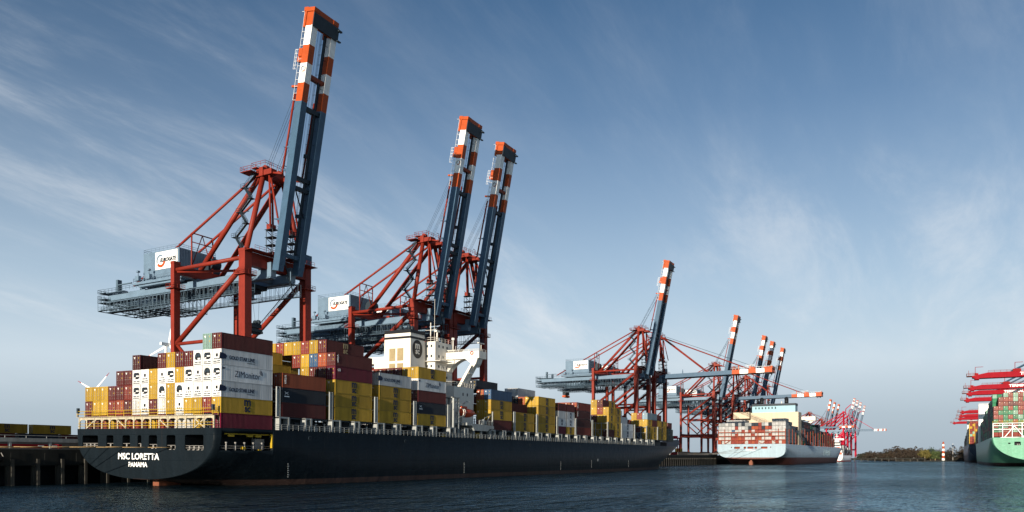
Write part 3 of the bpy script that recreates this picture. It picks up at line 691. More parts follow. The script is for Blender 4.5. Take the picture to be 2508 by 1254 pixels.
bay(236.3, H16(4,4,4,4,4), 'CWWM', {3: 'MMRO'}, 'fourth block past deckhouse', '20s', logo={(0,1): 'msc'})
bay(243.2, H16(4,4,4,4,4), 'YWWM', {3: 'MMOR'}, 'fifth block past deckhouse', '20s', logo={(0,0): 'msc', (0,1): 'msc', (0,2): 'msc'})
bay(251.4, H16(4,4,4,4,4), 'RDDR', {3: 'ROOM'}, 'all maroon block', logo={(0,3): 'vert', (0,2): 'vert'})
bay(281.1, H16(4,5,5,4,4), 'MYYY', {4: '.MYR', 3: 'YRYY', 2: 'YYMM', 1: 'YYYY'}, 'short block after empty hatch', '20', logo={(0,1): 'msc', (0,2): 'msc', (0,3): 'msc'})
bay(287.9, H16(4,5,4,4), 'YYYY', {4: '.Y', 3: 'YYMR'}, 'yellow block aft of low white', '20', logo={(0,0): 'msc', (0,1): 'msc', (0,2): 'msc', (0,3): 'msc', (1,4): 'msc'})
bay(295.9, H16(2,3,4,5,5,4), 'WW', {2: '.WA', 3: '..WA', 4: '...MR'}, 'low white block', logo={(0,0): 'msc', (0,1): 'msc'})
bay(325.9, H16(4,4,4,3,3), 'YYYL', {3: 'LRY', 2: 'YYY'}, 'pale blue topped short block', '20', logo={(0,0): 'msc', (0,1): 'msc', (0,2): 'msc'})
bay(332.6, H16(4,4,4,3), 'YYML', {3: 'LOM'}, 'short block after pale blue', '20', logo={(0,0): 'msc', (0,1): 'msc'})
bay(340.3, [3,4,4,4,4,3,3,3,3,3,3,3,3,3], 'YYY', {3: '.MAW'}, 'last long yellow block', logo={(0,0): 'msc', (0,1): 'msc', (0,2): 'msc'})
bay(362.6, [0,3,3,3,3,3,3,3,3,3], ' ', {2: '.MMLY', 1: '.ggY', 0: '.ggY'}, 'grey block near bow', '20', logo={(1,1): 'msc', (1,0): 'msc'})
bay(372.5, [0,0,2,2,2,2,2,2], ' ', {1: '..ggg', 0: '..gg'}, 'foremost double tier block', '20')
bay(381.5, [0,0,0,1,1,1,1], ' ', {0: '...ggg'}, 'single tier at bow', '20')
SKIP = {(b, c, t) for b, q in {1: '22 32 64 74 84 93', 3: '11 12 13 23 33 43 53 62 72 82 92', 4: '10 11 12 13 63 64 73 74 83 93', 5: '63', 6: '10 11 22 43', 7: '10 11 63', 8: '13 23 33 43 53 63', 9: '13 23 33 43 53 63', 10: '43 53 63', 11: '32 33 41 42 43 51 52 53 61 62 63', 12: '23 33 43 53 63', 13: '44 53 63', 14: '31 40 41 42 50 51 52 60 61 62', 15: '13 23 32 42 52 62', 16: '23 33 43 52 62', 17: '22 32 42 52 62', 18: '31 41 51', 19: '40 50 60'}.items() for c, t in ((int(w[0], 16), int(w[1], 16)) for w in q.split())}   # fully hidden inside the stacks
def load_ship():
    for bi, b in enumerate(BAYS):
        H = 2.591 if b['size'].endswith('s') else CH; g = b['grid']; n = len(g[0])
        hts = [sum(1 for t in range(len(g)) if g[t][c] != '.') for c in range(n)]
        Lc = 12.19 if b['size'].startswith('40') else 6.06; pv = None
        for q in BAYS[:bi]:
            lq = 12.19 if q['size'].startswith('40') else 6.06
            if 0 < b['x']-(q['x']+lq) < 6: pv = q
        for c in range(n):
            for t in range(hts[c]):
                top = t == hts[c]-1; side = c == 0 or hts[c-1] <= t
                end = True
                if pv is not None:
                    pg = pv['grid']; ph = sum(1 for r in pg if c < len(r) and r[c] != '.')*(2.591 if pv['size'].endswith('s') else CH)+pv['z']
                    end = b['z']+(t+1)*H > ph+.4
                deep = c > (15 if bi == 0 else 9 if bi < 5 else 6)
                if not (bi == 0 or side or c == 1 and bi < 8 or (bi in (7, 11, 14) and c <= 3) or (top and not deep) or (end and bi in (0, 2, 4, 7, 11, 14) and not deep and t >= hts[c]-3)): continue
                L = g[t][c]
                if L in ' .': continue
                L = b['side'].get((c, t), L) if not (c == 0 and t == 5 and bi == 0) else 'M'
                lab = f"{CNAME[L]} container, {'starboard' if c == 0 else ORD[c+1]} stack from water side, {'top' if top else 'bottom' if t == 0 else ORD[t+1]} tier, {b['name']}".replace('starboard stack from', 'outermost stack on')
                w = lab.split()
                if (bi, c, t) in SKIP: continue
                lg = b['logo'].get((c, t))
                Mw = HEELM @ Matrix.Translation((b['x'], Y0+2.513*c, b['z']+H*t))
                container(L, b['size'], Mw, lab, 'containers stacked on the black ship', lg)
load_ship()
# ------------------------------------------------------------------ quay cranes
QZ = 7.1
def arc_mesh(mb, c, r0, r1, a0, a1, n, m):
    for i in range(n):
        t0, t1 = R(a0+(a1-a0)*i/n), R(a0+(a1-a0)*(i+1)/n)
        mb.prism([(c[0]+r0*math.cos(t0), c[1]+r0*math.sin(t0), 0), (c[0]+r1*math.cos(t0), c[1]+r1*math.sin(t0), 0),
                  (c[0]+r1*math.cos(t1), c[1]+r1*math.sin(t1), 0), (c[0]+r0*math.cos(t1), c[1]+r0*math.sin(t1), 0)], (0, 0, .04), m)
HX, GA, HW = 11.0, 27.6, 3.6            # half leg spacing along the quay, rail gauge, girder offset
HINGE = (0, -4.3, 57.2-QZ)
APX, APY, APZ = HW, 1.2, 82.0-QZ
BOOM_L = 66.4
def make_boom(parent, fold):
    """local frame: hinge at origin, boom along -y, top is +z"""
    bo = bpy.data.objects.new('boom', None); C.objects.link(bo); bo.parent = parent; bo.location = HINGE
    bo.rotation_euler = (R(-79) if fold else R(-.6), 0, 0)
    cuts = [(0, 42.7, 'boom_blue'), (42.7, 47.4, 'orange'), (47.4, 52.4, 'white'), (52.4, 57.0, 'orange'), (57.0, 61.9, 'white'), (61.9, 65.4, 'orange')]
    mats = ['boom_blue', 'orange', 'white']
    for sx in (-HW, HW):
        g = MB()
        for a, b, k in cuts:
            m = mats.index(k); g.box((sx-.75, -b, -1.15), (sx+.75, -a, 1.15), m)
            g.box((sx-1.0, -b, -1.38), (sx+1.0, -a, -1.15), m)
            g.box((sx-1.0*(1 if sx < 0 else -1)-.0-.22*(1 if sx < 0 else -1), -b, -.3), (sx-.75*(1 if sx < 0 else -1), -a, .3), m) if sx > 0 else None
        g.box((sx-.9, 0, -1.3), (sx+.9, 1.6, 1.0), 0)
        gi = g.build('boom_girder', [M[q] for q in mats], bo)
        if sx < 0:
            lg = MB(); arc_mesh(lg, (0, 0), .5, .75, 60, 215, 8, 0); arc_mesh(lg, (.1, 0), .5, .8, 235, 400, 8, 1)
            o = lg.build('logo', [M['dark_steel'], M['orange']], gi); o.location = (sx-.76, -50.9, 0); o.rotation_euler = (R(90), R(79), R(-90))
    g = MB()                                                            # head of the boom
    for sx in (-HW, HW): g.box((sx-1.0, -66.4, -1.5), (sx+1.0, -65.4, 1.5)); g.box((sx-1.0, -65.4, 1.15), (sx+1.0, -61.5, 1.9))
    g.box((-HW-.9, -66.6, .9), (HW+.9, -65.6, 2.3)); g.box((-HW+1, -66.4, -1.4), (HW-1, -64.9, -.9)); g.box((-HW+1, -62.3, -1.4), (HW-1, -61.5, -.9))
    for k in range(6): g.box((-HW+.9+k*1.1, -66.4, -1.2), (-HW+1.15+k*1.1, -64.8, 1.6))
    g.build('boom_head', M['orange'], bo)
    g = MB(); g.box((-HW-1.1, -65.0, -1.75), (HW+1.1, -61.6, -1.5)); g.box((-HW+.8, -64.8, -1.48), (HW-.8, -61.8, -1.0)); g.box((HW+.6, -64.6, -2.2), (HW+1.9, -64.2, -1.5)); g.box((HW+.6, -61.9, -2.2), (HW+1.9, -61.6, -1.5)); g.build('head_platform', M['dark_steel'], bo)
    for y, m_ in ((-49.8, 'rust_red'), (-41.6, 'dark_steel'), (-23.6, 'dark_steel'), (-21.0, 'dark_steel'), (-3.0, 'boom_blue')):
        g = MB(); g.box((-HW+.75, y-.5, -.9), (HW-.75, y+.5, .7)); g.build('cross_beam', M[m_], bo)
    g = MB()
    for a in (-23, -3): g.bar((-HW+.8, a+.2, -.2), (HW-.8, a+9, -.2), .25, .25)
    g.build('bracing', M['dark_steel'], bo)
    g = MB(); x = HW-2.0                                               # walkway with rails inside the far girder
    g.box((x-.5, -62, -.25), (x+.5, -2, -.1)); g.rail([(x-.5, -62, -.1), (x-.5, -2, -.1)], 1.1, 2.6, .05)
    g.bar((x-.7, -62, -.8), (x-.7, -2, -.8), .2, .2)
    for k in range(16): g.bar((x-.5, -4-k*3.7, -.2), (HW-.8, -4-k*3.7, -.2), .1, .1)
    for y in (-14, -30): g.box((x-1.2, y-.5, -.8), (x-.6, y+.5, .5))
    g.build('boom_walkway', M['dark_steel'], bo)
    g = MB(); x = -HW-.2                                                # caged ladder on the back of the near girder
    for k in range(13):
        y = -43-k*1.75
        g.tube((x-.45, y, 1.15), (x-.45, y, 2.3), .05, 4); g.tube((x+.45, y, 1.15), (x+.45, y, 2.3), .05, 4); g.tube((x-.45, y, 2.3), (x+.45, y, 2.3), .05, 4)
    for dx in (-.45, 0, .45): g.tube((x+dx, -43, 2.3), (x+dx, -65.5, 2.3), .05, 4)
    g.rail([(x-.5, -65.6, 2.2), (x+5, -65.6, 2.2)], 1.0, 1.2, .05); g.rail([(x-.5, -51, 2.6), (x-.5, -56, 2.6)], 1.1, 1, .05)
    g.build('ladder', M['white'], bo)
    g = MB(); g.box((x-.6, -56.2, 1.15), (x+.9, -54.2, 2.4)); g.box((x-.3, -54.2, 1.15), (x+.7, -52.9, 2.9)); g.build('sheave_bracket', M['orange'], bo)
    g = MB(); g.box((x-.3, -46.9, 1.15), (x+.3, -46.4, 3.6)); g.build('rope_bracket', M['orange'], bo)
    g = MB()
    for y in (-31, -25, -12): g.box((x-.1, y-.25, 1.15), (x+.3, y+.25, 2.6)); g.box((x-.2, y-.1, 2.4), (x+.3, y+.1, 3.6))
    g.build('stay_rest', M['boom_blue'], bo)
    return bo
def make_crane(label, fold=True):
    cr = thing('quay_crane', label, 'crane', (0,0,0))
    mr, mg, md = M['crane_red'], M['crane_grey'], M['dark_steel']
    z = lambda v: v-QZ
    for sx in (-1, 1):
        for y, wx, wy in ((0, 2.3, 2.3), (GA, 2.0, 1.45)):
            x = sx*HX; g = MB(); g.box((x-wx/2, y-wy/2, z(24)), (x+wx/2, y+wy/2, z(60.2)))
            g.add([(x-wx*.36, y-wy/2, z(10)), (x+wx*.36, y-wy/2, z(10)), (x+wx*.36, y+wy/2, z(10)), (x-wx*.36, y+wy/2, z(10)),
                   (x-wx*.75, y-wy/2, z(24)), (x+wx*.75, y-wy/2, z(24)), (x+wx*.75, y+wy/2, z(24)), (x-wx*.75, y+wy/2, z(24))], [(0,3,2,1),(4,5,6,7),(0,1,5,4),(1,2,6,5),(2,3,7,6),(3,0,4,7)])
            g.box((x-wx/2-.06, y-wy/2-.06, z(59.6)), (x+wx/2+.06, y+wy/2+.06, z(60.3)))
            lg = g.build('leg', mr, cr)
            q = MB(); zf = z(53.4) if y == 0 else z(52.6)
            q.box((x-wx/2-.9, y-wy/2-.9, zf), (x+wx/2+.9, y+wy/2+.9, zf+.22)); q.rail([(x-wx/2-.9, y-wy/2-.9, zf+.22), (x+wx/2+.9, y-wy/2-.9, zf+.22), (x+wx/2+.9, y+wy/2+.9, zf+.22), (x-wx/2-.9, y+wy/2+.9, zf+.22), (x-wx/2-.9, y-wy/2-.9, zf+.22)], 1.1, 1.2, .05)
            q.build('leg_platform', mr, lg)
    for y, w, z0, z1 in ((0, 2.0, 56.2, 59.7), (GA, 1.4, 56.8, 59.4)):
        g = MB(); g.box((-HX+1.0, y-w/2, z(z0)), (HX-1.0, y+w/2, z(z1))); g.build('top_beam', mr, cr)
        g = MB(); g.box((-HX+.9, y-w/2, z(22.4)), (HX-.9, y+w/2, z(25.4))); g.build('portal_beam', mr, cr)
        g = MB(); g.box((-HX-3, y-.7, z(9.0)), (HX+3, y+.7, z(10.6))); g.build('sill_beam', mr, cr)
        for k in (-1, 1):
            g = MB()
            for q in range(4): g.box((k*HX-3.3+q*1.7, y-.5, z(7.9)), (k*HX-1.9+q*1.7, y+.5, z(9.1))); g.disc((k*HX-2.6+q*1.7, y-.3, z(7.5)), .45, (0, .6, 0), 12, 'y')
            g.build('wheel_bogie', md, cr)
    for sx in (-1, 1):
        x = sx*HX
        def tube(nm, p, q, r): g = MB(); g.tube((p[0], p[1], z(p[2])), (q[0], q[1], z(q[2])), r, 12); return g.build(nm, mr, cr)
        d = tube('diagonal_brace', (x, .8, 56.0), (x, GA-.5, 37.2), .72)
        g = MB(); g.bar((x-.9*sx, 3, z(56.2)), (x-.9*sx, GA-3, z(39.6)), .25, .1); g.rail([(x-.9*sx, 3, z(55.2)), (x-.9*sx, GA-3, z(38.6))], .9, 1.5, .04); g.build('brace_stair', md, d)
        tube('tie_tube', (x, 1, 37.2), (x, GA-.7, 37.2), .5)
        tube('upper_tube', (x, 1, 58.2), (x, GA-.7, 58.0), .55)
        tube('diagonal_brace', (x, GA-.7, 37.0), (x, GA/2, 25.2), .45); tube('diagonal_brace', (x, .8, 37.0), (x, GA/2, 25.2), .45)
        g = MB(); g.box((x-.7, 1.1, z(22.6)), (x+.7, GA-.7, z(24.9))); g.build('portal_beam', mr, cr)
        tube('plan_brace', (x, GA-.9, 57.4), (sx*HW, 7, 57.0), .35)
        # pylon
        tube('pylon_tube', (sx*(HX-.5), .2, 60.0), (sx*APX, APY, 82.2), .72)
        tube('pylon_back_tube', (sx*(HW+.2), GA-1.5, 59.2), (sx*APX, APY+1.2, 82.2), .72)
        tube('backstay', (sx*(HW+.1), 56, 58.0), (sx*APX, APY+1.5, 83.0), .36)
        g = MB()
        for q in (-.5, .5): g.tube((sx*(HW-.3)+q*.9, -1.2, z(82.0)), (sx*(HW-.3)+q*.9, -1.6, z(68)), .28, 8)
        g.tube((sx*HW, -1.6, z(81)), (sx*HW, -4.6, z(68)), .26, 8); g.box((sx*HW-1.0, -2.4, z(67)), (sx*HW+1.0, -1.0, z(68.3))); g.build('hanger_rod', mr, cr)
        g = MB()
        for y0 in (-3.2, -.8):
            for q in (-.9, .9): g.tube((sx*HW+q, y0, z(59.7)), (sx*HW+q, y0, z(67)), .1, 5)
        for k in range(4):
            zz = z(60.5+k*2.1); g.box((sx*HW-1.2, -3.5, zz), (sx*HW+1.2, -.5, zz+.12)); g.rail([(sx*HW-1.2, -3.5, zz), (sx*HW+1.2, -3.5, zz)], 1, 1, .05); g.bar((sx*HW-1, -3.2, zz), (sx*HW-1, -.8, zz+2.1), .3, .1)
        g.build('latch_tower', md, cr)
    g = MB(); g.box((-APX-1.3, APY-1.1, z(81.6)), (APX+1.3, APY+1.4, z(84.0))); g.box((-APX-1, -2.8, z(81.8)), (-APX+1, APY-1.1, z(83.2))); g.box((APX-1, -2.8, z(81.8)), (APX+1, APY-1.1, z(83.2)))
    g.disc((-APX+.6, APY+.2, z(84.4)), .9, (1.2, 0, 0), 14, 'x'); g.disc((APX-1.6, APY+.2, z(84.4)), .9, (1.2, 0, 0), 14, 'x'); g.build('pylon_head', mr, cr)
    g = MB(); q = [(-APX-2.2, -1.8, z(83.9)), (APX+2.2, -1.8, z(83.9)), (APX+2.2, 3.4, z(83.9)), (-APX-2.2, 3.4, z(83.9)), (-APX-2.2, -1.8, z(83.9))]
    g.rail(q, 1.2, 1.3, .06); g.box((-APX-2.2, 1.5, z(83.7)), (APX+2.2, 3.4, z(83.88))); g.box((-APX-4.2, 1.5, z(82.3)), (-APX-1.2, 5.5, z(82.45))); g.rail([(-APX-4.2, 1.5, z(82.45)), (-APX-4.2, 5.5, z(82.45)), (-APX-1.2, 5.5, z(82.45))], 1.2, 1.2, .06)
    g.tube((-2, 0, z(84)), (-2, 0, z(86)), .1, 5); g.tube((2.4, -1.4, z(84)), (2.4, -1.4, z(86)), .1, 5); g.tube((2.4, -1.4, z(86)), (.9, -1.4, z(86)), .1, 5); g.build('head_platform', mr, cr)
    # stairs zigzag up the near pylon tube
    g = MB()
    P0, P1 = Vector((-HX+.1, 1.2, z(60.5))), Vector((-APX-1.6, 2.4, z(82.2))); n = 6
    for i in range(n):
        a, b = P0.lerp(P1, i/n), P0.lerp(P1, (i+1)/n); d = 3.2
        lo, hi = (a+Vector((0, 0, 0)), b+Vector((0, d, 0))) if i % 2 == 0 else (a+Vector((0, d, 0)), b)
        g.bar(lo, hi, .8, .14); g.rail([lo+Vector((.4,0,0)), hi+Vector((.4,0,0))], 1.0, .6, .05); g.rail([lo-Vector((.4,0,0)), hi-Vector((.4,0,0))], 1.0, .6, .05)
        g.box((hi.x-.8, hi.y-.7, hi.z-.06), (hi.x+.8, hi.y+.9, hi.z+.06)); g.rail([(hi.x-.8, hi.y-.7, hi.z), (hi.x-.8, hi.y+.9, hi.z)], 1.0, .8, .05); g.bar((hi.x, hi.y, hi.z-.1), tuple(b), .15, .15)
    g.build('pylon_stair', md, cr)
    # frame carrying the backstays
    g = MB()
    for sx in (-1, 1): g.tube((sx*(HW+.1), 30, z(59)), (sx*(HW+.1), 30, z(70.6)), .22, 6)
    g.tube((-HW, 30, z(70.6)), (HW, 30, z(70.6)), .18, 6); g.tube((-HW, 30, z(68)), (HW, 30, z(68)), .14, 6); g.tube((0, 30, z(70.6)), (-HW, 30, z(61)), .13, 6); g.tube((0, 30, z(70.6)), (HW, 30, z(61)), .13, 6)
    g.build('stay_frame', mr, cr)
    # trolley girder with rails, hanging catwalk, festoon
    for sx in (-HW, HW):
        g = MB(); g.box((sx-.75, -2.4, z(54.0)), (sx+.75, 68, z(56.3))); g.box((sx-1.05, -2.4, z(53.75)), (sx+1.05, 69, z(54.0))); g.box((sx-.9, -2.6, z(54.2)), (sx+.9, -1.2, z(58.0)))
        g.box((sx-.5, 1.2, z(56.3)), (sx+.5, 2.6, z(57.5))); g.box((sx-.6, GA-.7, z(56.3)), (sx+.6, GA+.7, z(56.9))); g.build('trolley_girder', mg, cr)
    for y in (5, 18, 34, 50, 66.5):
        g = MB(); g.box((-HW+.75, y-.5, z(54.3)), (HW-.75, y+.5, z(56.0))); g.build('cross_beam', mg, cr)
    for x, y0, y1 in ((-5.6, 3, 66), (5.6, -3, 66)):
        g = MB(); zf = z(50.3)
        g.box((x-.55, y0, zf), (x+.55, y1, zf+.14)); n = int((y1-y0)/1.7)
        for i in range(n+1):
            y = y0+(y1-y0)*i/n
            for dx in (-.55, .55): g.tube((x+dx, y, zf), (x+dx, y, z(53.8)), .07, 4)
            if i % 4 == 0 and i < n: g.tube((x-.55, y, zf), (x-.55, y+1.7, z(53.8)), .05, 4)
        for zz in (zf+.6, zf+1.15): g.tube((x-.55, y0, zz), (x-.55, y1, zz), .06, 4); g.tube((x+.55, y0, zz), (x+.55, y1, zz), .06, 4)
        g.bar((x, y0, z(53.85)), (x, y1, z(53.85)), .5, .18)
        g.build('hanging_catwalk', M['lattice_blue'], cr)
    g = MB(); x = -4.6                                                   # festoon cable loops
    for i in range(15):
        y = 9+i*2.5; pts = [(x, y+2.5*k/8, z(53.3-3.1*math.sin(math.pi*k/8)**.75)) for k in range(9)]; g.path(pts, .09, 4); g.box((x-.2, y-.25, z(53.1)), (x+.2, y+.25, z(53.7)))
    g.build('festoon_cable', md, cr)
    g = MB()                                                             # maintenance baskets at the rear
    for y0, y1, zf in ((50, 69.5, 51.0), (36, 49, 49.2)):
        for x in (-6.2, -2.2, 2.2, 6.2):
            g.box((x-.5, y0, z(zf)), (x+.5, y1, z(zf)+.12)); g.rail([(x-.5, y0, z(zf)), (x-.5, y1, z(zf))], 1.2, 1.6, .06); g.rail([(x+.5, y0, z(zf)), (x+.5, y1, z(zf))], 1.2, 1.6, .06)
            for k in range(8): yy = y0+(y1-y0)*k/7; g.tube((x-.5, yy, z(zf)), (x-.5, yy, z(53.8)), .07, 4)
        for k in range(5): yy = y0+(y1-y0)*k/4; g.box((-6.6, yy-.25, z(zf)-.15), (6.6, yy+.25, z(zf))); g.tube((-6.2, yy, z(zf)), (-2.2, yy, z(53.8)), .07, 4); g.tube((6.2, yy, z(zf)), (2.2, yy, z(53.8)), .07, 4)
    for zz in (53.4, 54.6, 56.4):
        g.box((-6.6, 66.5, z(zz)), (6.6, 69.8, z(zz)+.12)); g.rail([(-6.6, 66.5, z(zz)), (-6.6, 69.8, z(zz)), (6.6, 69.8, z(zz))], 1.1, 1.2, .06)
    g.box((-6.0, 58, z(56.3)), (-4.5, 67, z(56.45))); g.rail([(-6.0, 50, z(56.45)), (-6.0, 67, z(56.45))], 1.2, 1.6, .06)
    g.box((-4.8, 62.5, z(56.4)), (-3.4, 63.4, z(60.4))); g.box((-4.8, 56, z(58.6)), (-4.4, 63, z(58.9))); g.box((3.4, 62.5, z(56.4)), (4.8, 63.4, z(60.0)))
    g.build('rear_platform', M['lattice_blue'], cr)
    # machinery house on its deck
    g = MB(); g.box((-7.2, 30, z(57.0)), (9.5, 51.5, z(57.7))); g.box((-6.6, 31, z(56.4)), (-5.4, 50, z(57.0))); g.rail([(-7.2, 30, z(57.7)), (-7.2, 51.5, z(57.7)), (9.5, 51.5, z(57.7))], 1.2, 1.5, .06); g.rail([(-7.2, 30, z(57.7)), (9.5, 30, z(57.7))], 1.2, 1.5, .06)
    for y in (44, 49): g.box((-7.9, y-.8, z(58)), (-6.9, y+.8, z(59.4))); g.tube((-7.4, y, z(59.4)), (-7.4, y, z(60.8)), .12, 6); g.box((-7.8, y-.4, z(60.5)), (-7.0, y+.4, z(61.0)))
    g.build('house_deck', mg, cr)
    g = MB(); g.box((-5.6, 33, z(57.7)), (7.4, 49, z(66.4))); g.box((7.4, 34, z(57.7)), (10, 44, z(63))); n = 24
    for i in range(n):
        x = -5.5+i*12.8/n; g.box((x, 32.94, z(57.9)), (x+.25, 33.0, z(66.2)))
    for i in range(30): y = 33.1+i*.53; g.box((-5.64, y, z(57.9)), (-5.6, y+.18, z(66.2)))
    hs = g.build('machinery_house', mg, cr)
    g = MB(); zz = z(66.4); g.rail([(-5.5, 33.1, zz), (7.3, 33.1, zz), (7.3, 48.9, zz), (-5.5, 48.9, zz), (-5.5, 33.1, zz)], 1.1, 1.6, .05); g.build('roof_railing', mg, hs)
    g = MB(); g.disc((3, 31.0, z(63.2)), 1.9, (3.2, 0, 0), 18, 'x'); g.box((2.6, 30.2, z(58)), (6.4, 32.6, z(62.6))); g.build('cable_drum', md, cr)
    g = MB(); g.box((-5.74, 33.6, z(60.9)), (-5.65, 43.4, z(66.0))); sg = g.build('sign', M['white'], hs)
    g = MB(); arc_mesh(g, (0, 0), 1.35, 1.85, 60, 200, 12, 0); arc_mesh(g, (.15, 0), 1.25, 2.0, 215, 350, 12, 1)
    o = g.build('emblem', [M['crane_grey'], M['orange']], sg); o.data.transform(Matrix.Translation((-5.80, 41.0, z(63.4))) @ STERN)
    put_text('lettering', fit_w(text_mesh('EUROGATE', 1, .02, 1, .05, shear=.25), 7.2, 1.25), M['dark_steel'], STERN, (-5.80, 37.6, z(63.5)), sg)
    g = MB(); g.box((HX-1.3, -1.3, z(60.3)), (HX+1.3, 1.3, z(63.4))); g.build('lift_motor_house', M['boom_blue'], cr)
    g = MB(); g.box((HX+1.15, -.5, z(12)), (HX+1.5, .5, z(60))); g.build('lift_shaft', md, cr)
    # trolley and driver's cab
    g = MB(); g.box((-HW+.4, 7, z(52.6)), (HW-.4, 13, z(53.7))); g.box((-2, 8, z(51.6)), (2, 12, z(52.6))); g.build('trolley', md, cr)
    g = MB(); g.box((-5.0, 6.2, z(49.4)), (-2.2, 9.4, z(52.6))); g.box((-5.6, 5.6, z(49.1)), (-1.8, 10, z(49.4))); cb = g.build('driver_cab', mg, cr)
    g = MB(); g.box((-5.06, 6.5, z(49.9)), (-5.0, 8.4, z(52.0))); g.box((-4.8, 6.14, z(49.8)), (-2.4, 6.2, z(52.2))); g.build('cab_window', M['glass'], cb)
    g = MB(); g.box((-HX-1.2, -3.6, z(59.72)), (HX+1.2, -1.0, z(59.85))); g.rail([(-HX, -3.6, z(59.85)), (HX, -3.6, z(59.85))], 1.1, 1.5, .05); g.build('hinge_platform', mr, cr)
    make_boom(cr, fold)
    make_stays(cr, fold)
    return cr
def make_stays(cr, fold):
    phi = R(-79) if fold else R(-.6)
    rot = lambda y, zz: (HINGE[1]+y*math.cos(phi)-zz*math.sin(phi), HINGE[2]+y*math.sin(phi)+zz*math.cos(phi))
    for sx in (-1, 1):
        x = sx*HW
        if fold:
            a = rot(-45, 2.3); b = rot(-24, 2.9); g = MB(); g.tube((x-.2, -1.8, APZ+.4), (x-.2, b[0], b[1]), .28, 8); g.tube((x-.2, b[0], b[1]), (x-.2, a[0], a[1]), .28, 8); g.build('forestay', M['crane_red'], cr)
        else:
            for d in (-27, -53):
                a = rot(d, 1.2); g = MB(); g.tube((x, -1.8, APZ+.6), (x, a[0], a[1]), .30, 8); g.build('forestay', M['crane_red'], cr)
    g = MB()
    for i in range(3 if fold else 2):
        for sx in (-1, 1):
            d, hz = (-46.5, 3.3) if fold else (-57, 2.2)
            a = rot(d, hz); g.tube((sx*(1.0+i*.7), APY, APZ+3.0), (sx*(1.0+i*.7), a[0]+i*.1, a[1]), .05, 4)
    g.build('hoist_rope', M['dark_steel'], cr)
    g = MB()
    for i in range(4):
        xx = (-1.5, -.6, .6, 1.5)[i]
        a = rot(-64, 0.2); b = rot(-3, .2); g.tube((xx, a[0], a[1]), (xx, b[0], b[1]), .045, 4)
    g.build('trolley_rope', M['dark_steel'], cr)
GR = 'quay cranes along the container terminal'
cranes_up = [(155.7, 160.7, 'tallest-looking red crane over the black ship\'s stern, blue boom raised'),
    (229.8, 160.7, 'red crane behind the ship\'s funnel, second raised boom from the left'),
    (254.6, 160.7, 'red crane standing close behind the funnel crane, third raised boom from left'),
    (452.3, 160.7, 'red crane standing beyond the black ship\'s bow, boom raised beside a lowered boom'),
    (652.0, 166.4, 'red crane on the open quay aft of the pale blue ship, boom raised'),
    (773.5, 168.1, 'first of three raised booms close together above the pale blue ship'),
    (815.3, 168.4, 'middle of three raised booms close together above the pale blue ship'),
    (868.9, 167.9, 'right hand of three raised booms close together above the pale blue ship'),
    (1679, 217.2, 'tiny far crane with raised boom, left of three beyond the pale blue ship'),
    (1769, 220.0, 'tiny far crane with raised boom, middle of three beyond the pale blue ship'),
    (1841, 219.9, 'tiny far crane with raised boom, right of three beyond the pale blue ship')]
cranes_dn = [(484.0, 160.5, 'red crane with boom lowered level over the water beside the black ship\'s bow'),
    (692.2, 160.0, 'red crane with boom lowered level over the pale blue ship\'s funnel'),
    (1435, 205.0, 'far crane with its striped boom lowered low behind the pale blue ship')]
ups = make_crane('', True)
for i, (x, y, lb) in enumerate(cranes_up):
    o = ups if i == 0 else copy_tree(ups)
    o.location = (x, y, QZ); tag(o, lb, 'crane', GR)
dns = make_crane('', False)
for i, (x, y, lb) in enumerate(cranes_dn):
    o = dns if i == 0 else copy_tree(dns)
    o.location = (x, y, QZ); tag(o, lb, 'crane', GR)
def spreader(x, y, zz, label, red):
    r = thing('spreader', label, 'spreader', (x, y, zz), 0, 'lifting frames hanging from the cranes')
    g = MB(); g.box((-3.0, -1.0, 1.5), (3.0, 1.0, 2.6)); g.build('headblock', M['dark_steel'], r)
    for q in (-2.1, 2.1):
        g = MB(); g.disc((q-.3, -.6, 3.1), .75, (.6, 0, 0), 14, 'x'); g.disc((q-.3, .6, 3.1), .75, (.6, 0, 0), 14, 'x'); g.build('sheave', M['dark_steel'], r)
    g = MB(); g.box((-3.2, -1.1, .3), (3.2, 1.1, 1.2)); g.box((-3.3, -1.2, 0), (-2.9, 1.2, .6)); g.box((2.9, -1.2, 0), (3.3, 1.2, .6)); g.box((-3, -.5, -.2), (3, .5, .3)); g.build('frame', M['orange' if red else 'dark_steel'], r)
    g = MB()
    for q in (-2.1, 2.1):
        for w in (-1, 1): g.tube((q, w*.6, 3.5), (q*.8, w*1.5, 51.6-zz), .05, 4)
    g.build('rope', M['dark_steel'], r); return r
spreader(155.7, 170.6, 40.6, 'dark spreader hanging on ropes under the nearest crane', False)
spreader(452.3, 212, 44.0, 'orange spreader drawn back under the rear girder of the crane past the bow', True)
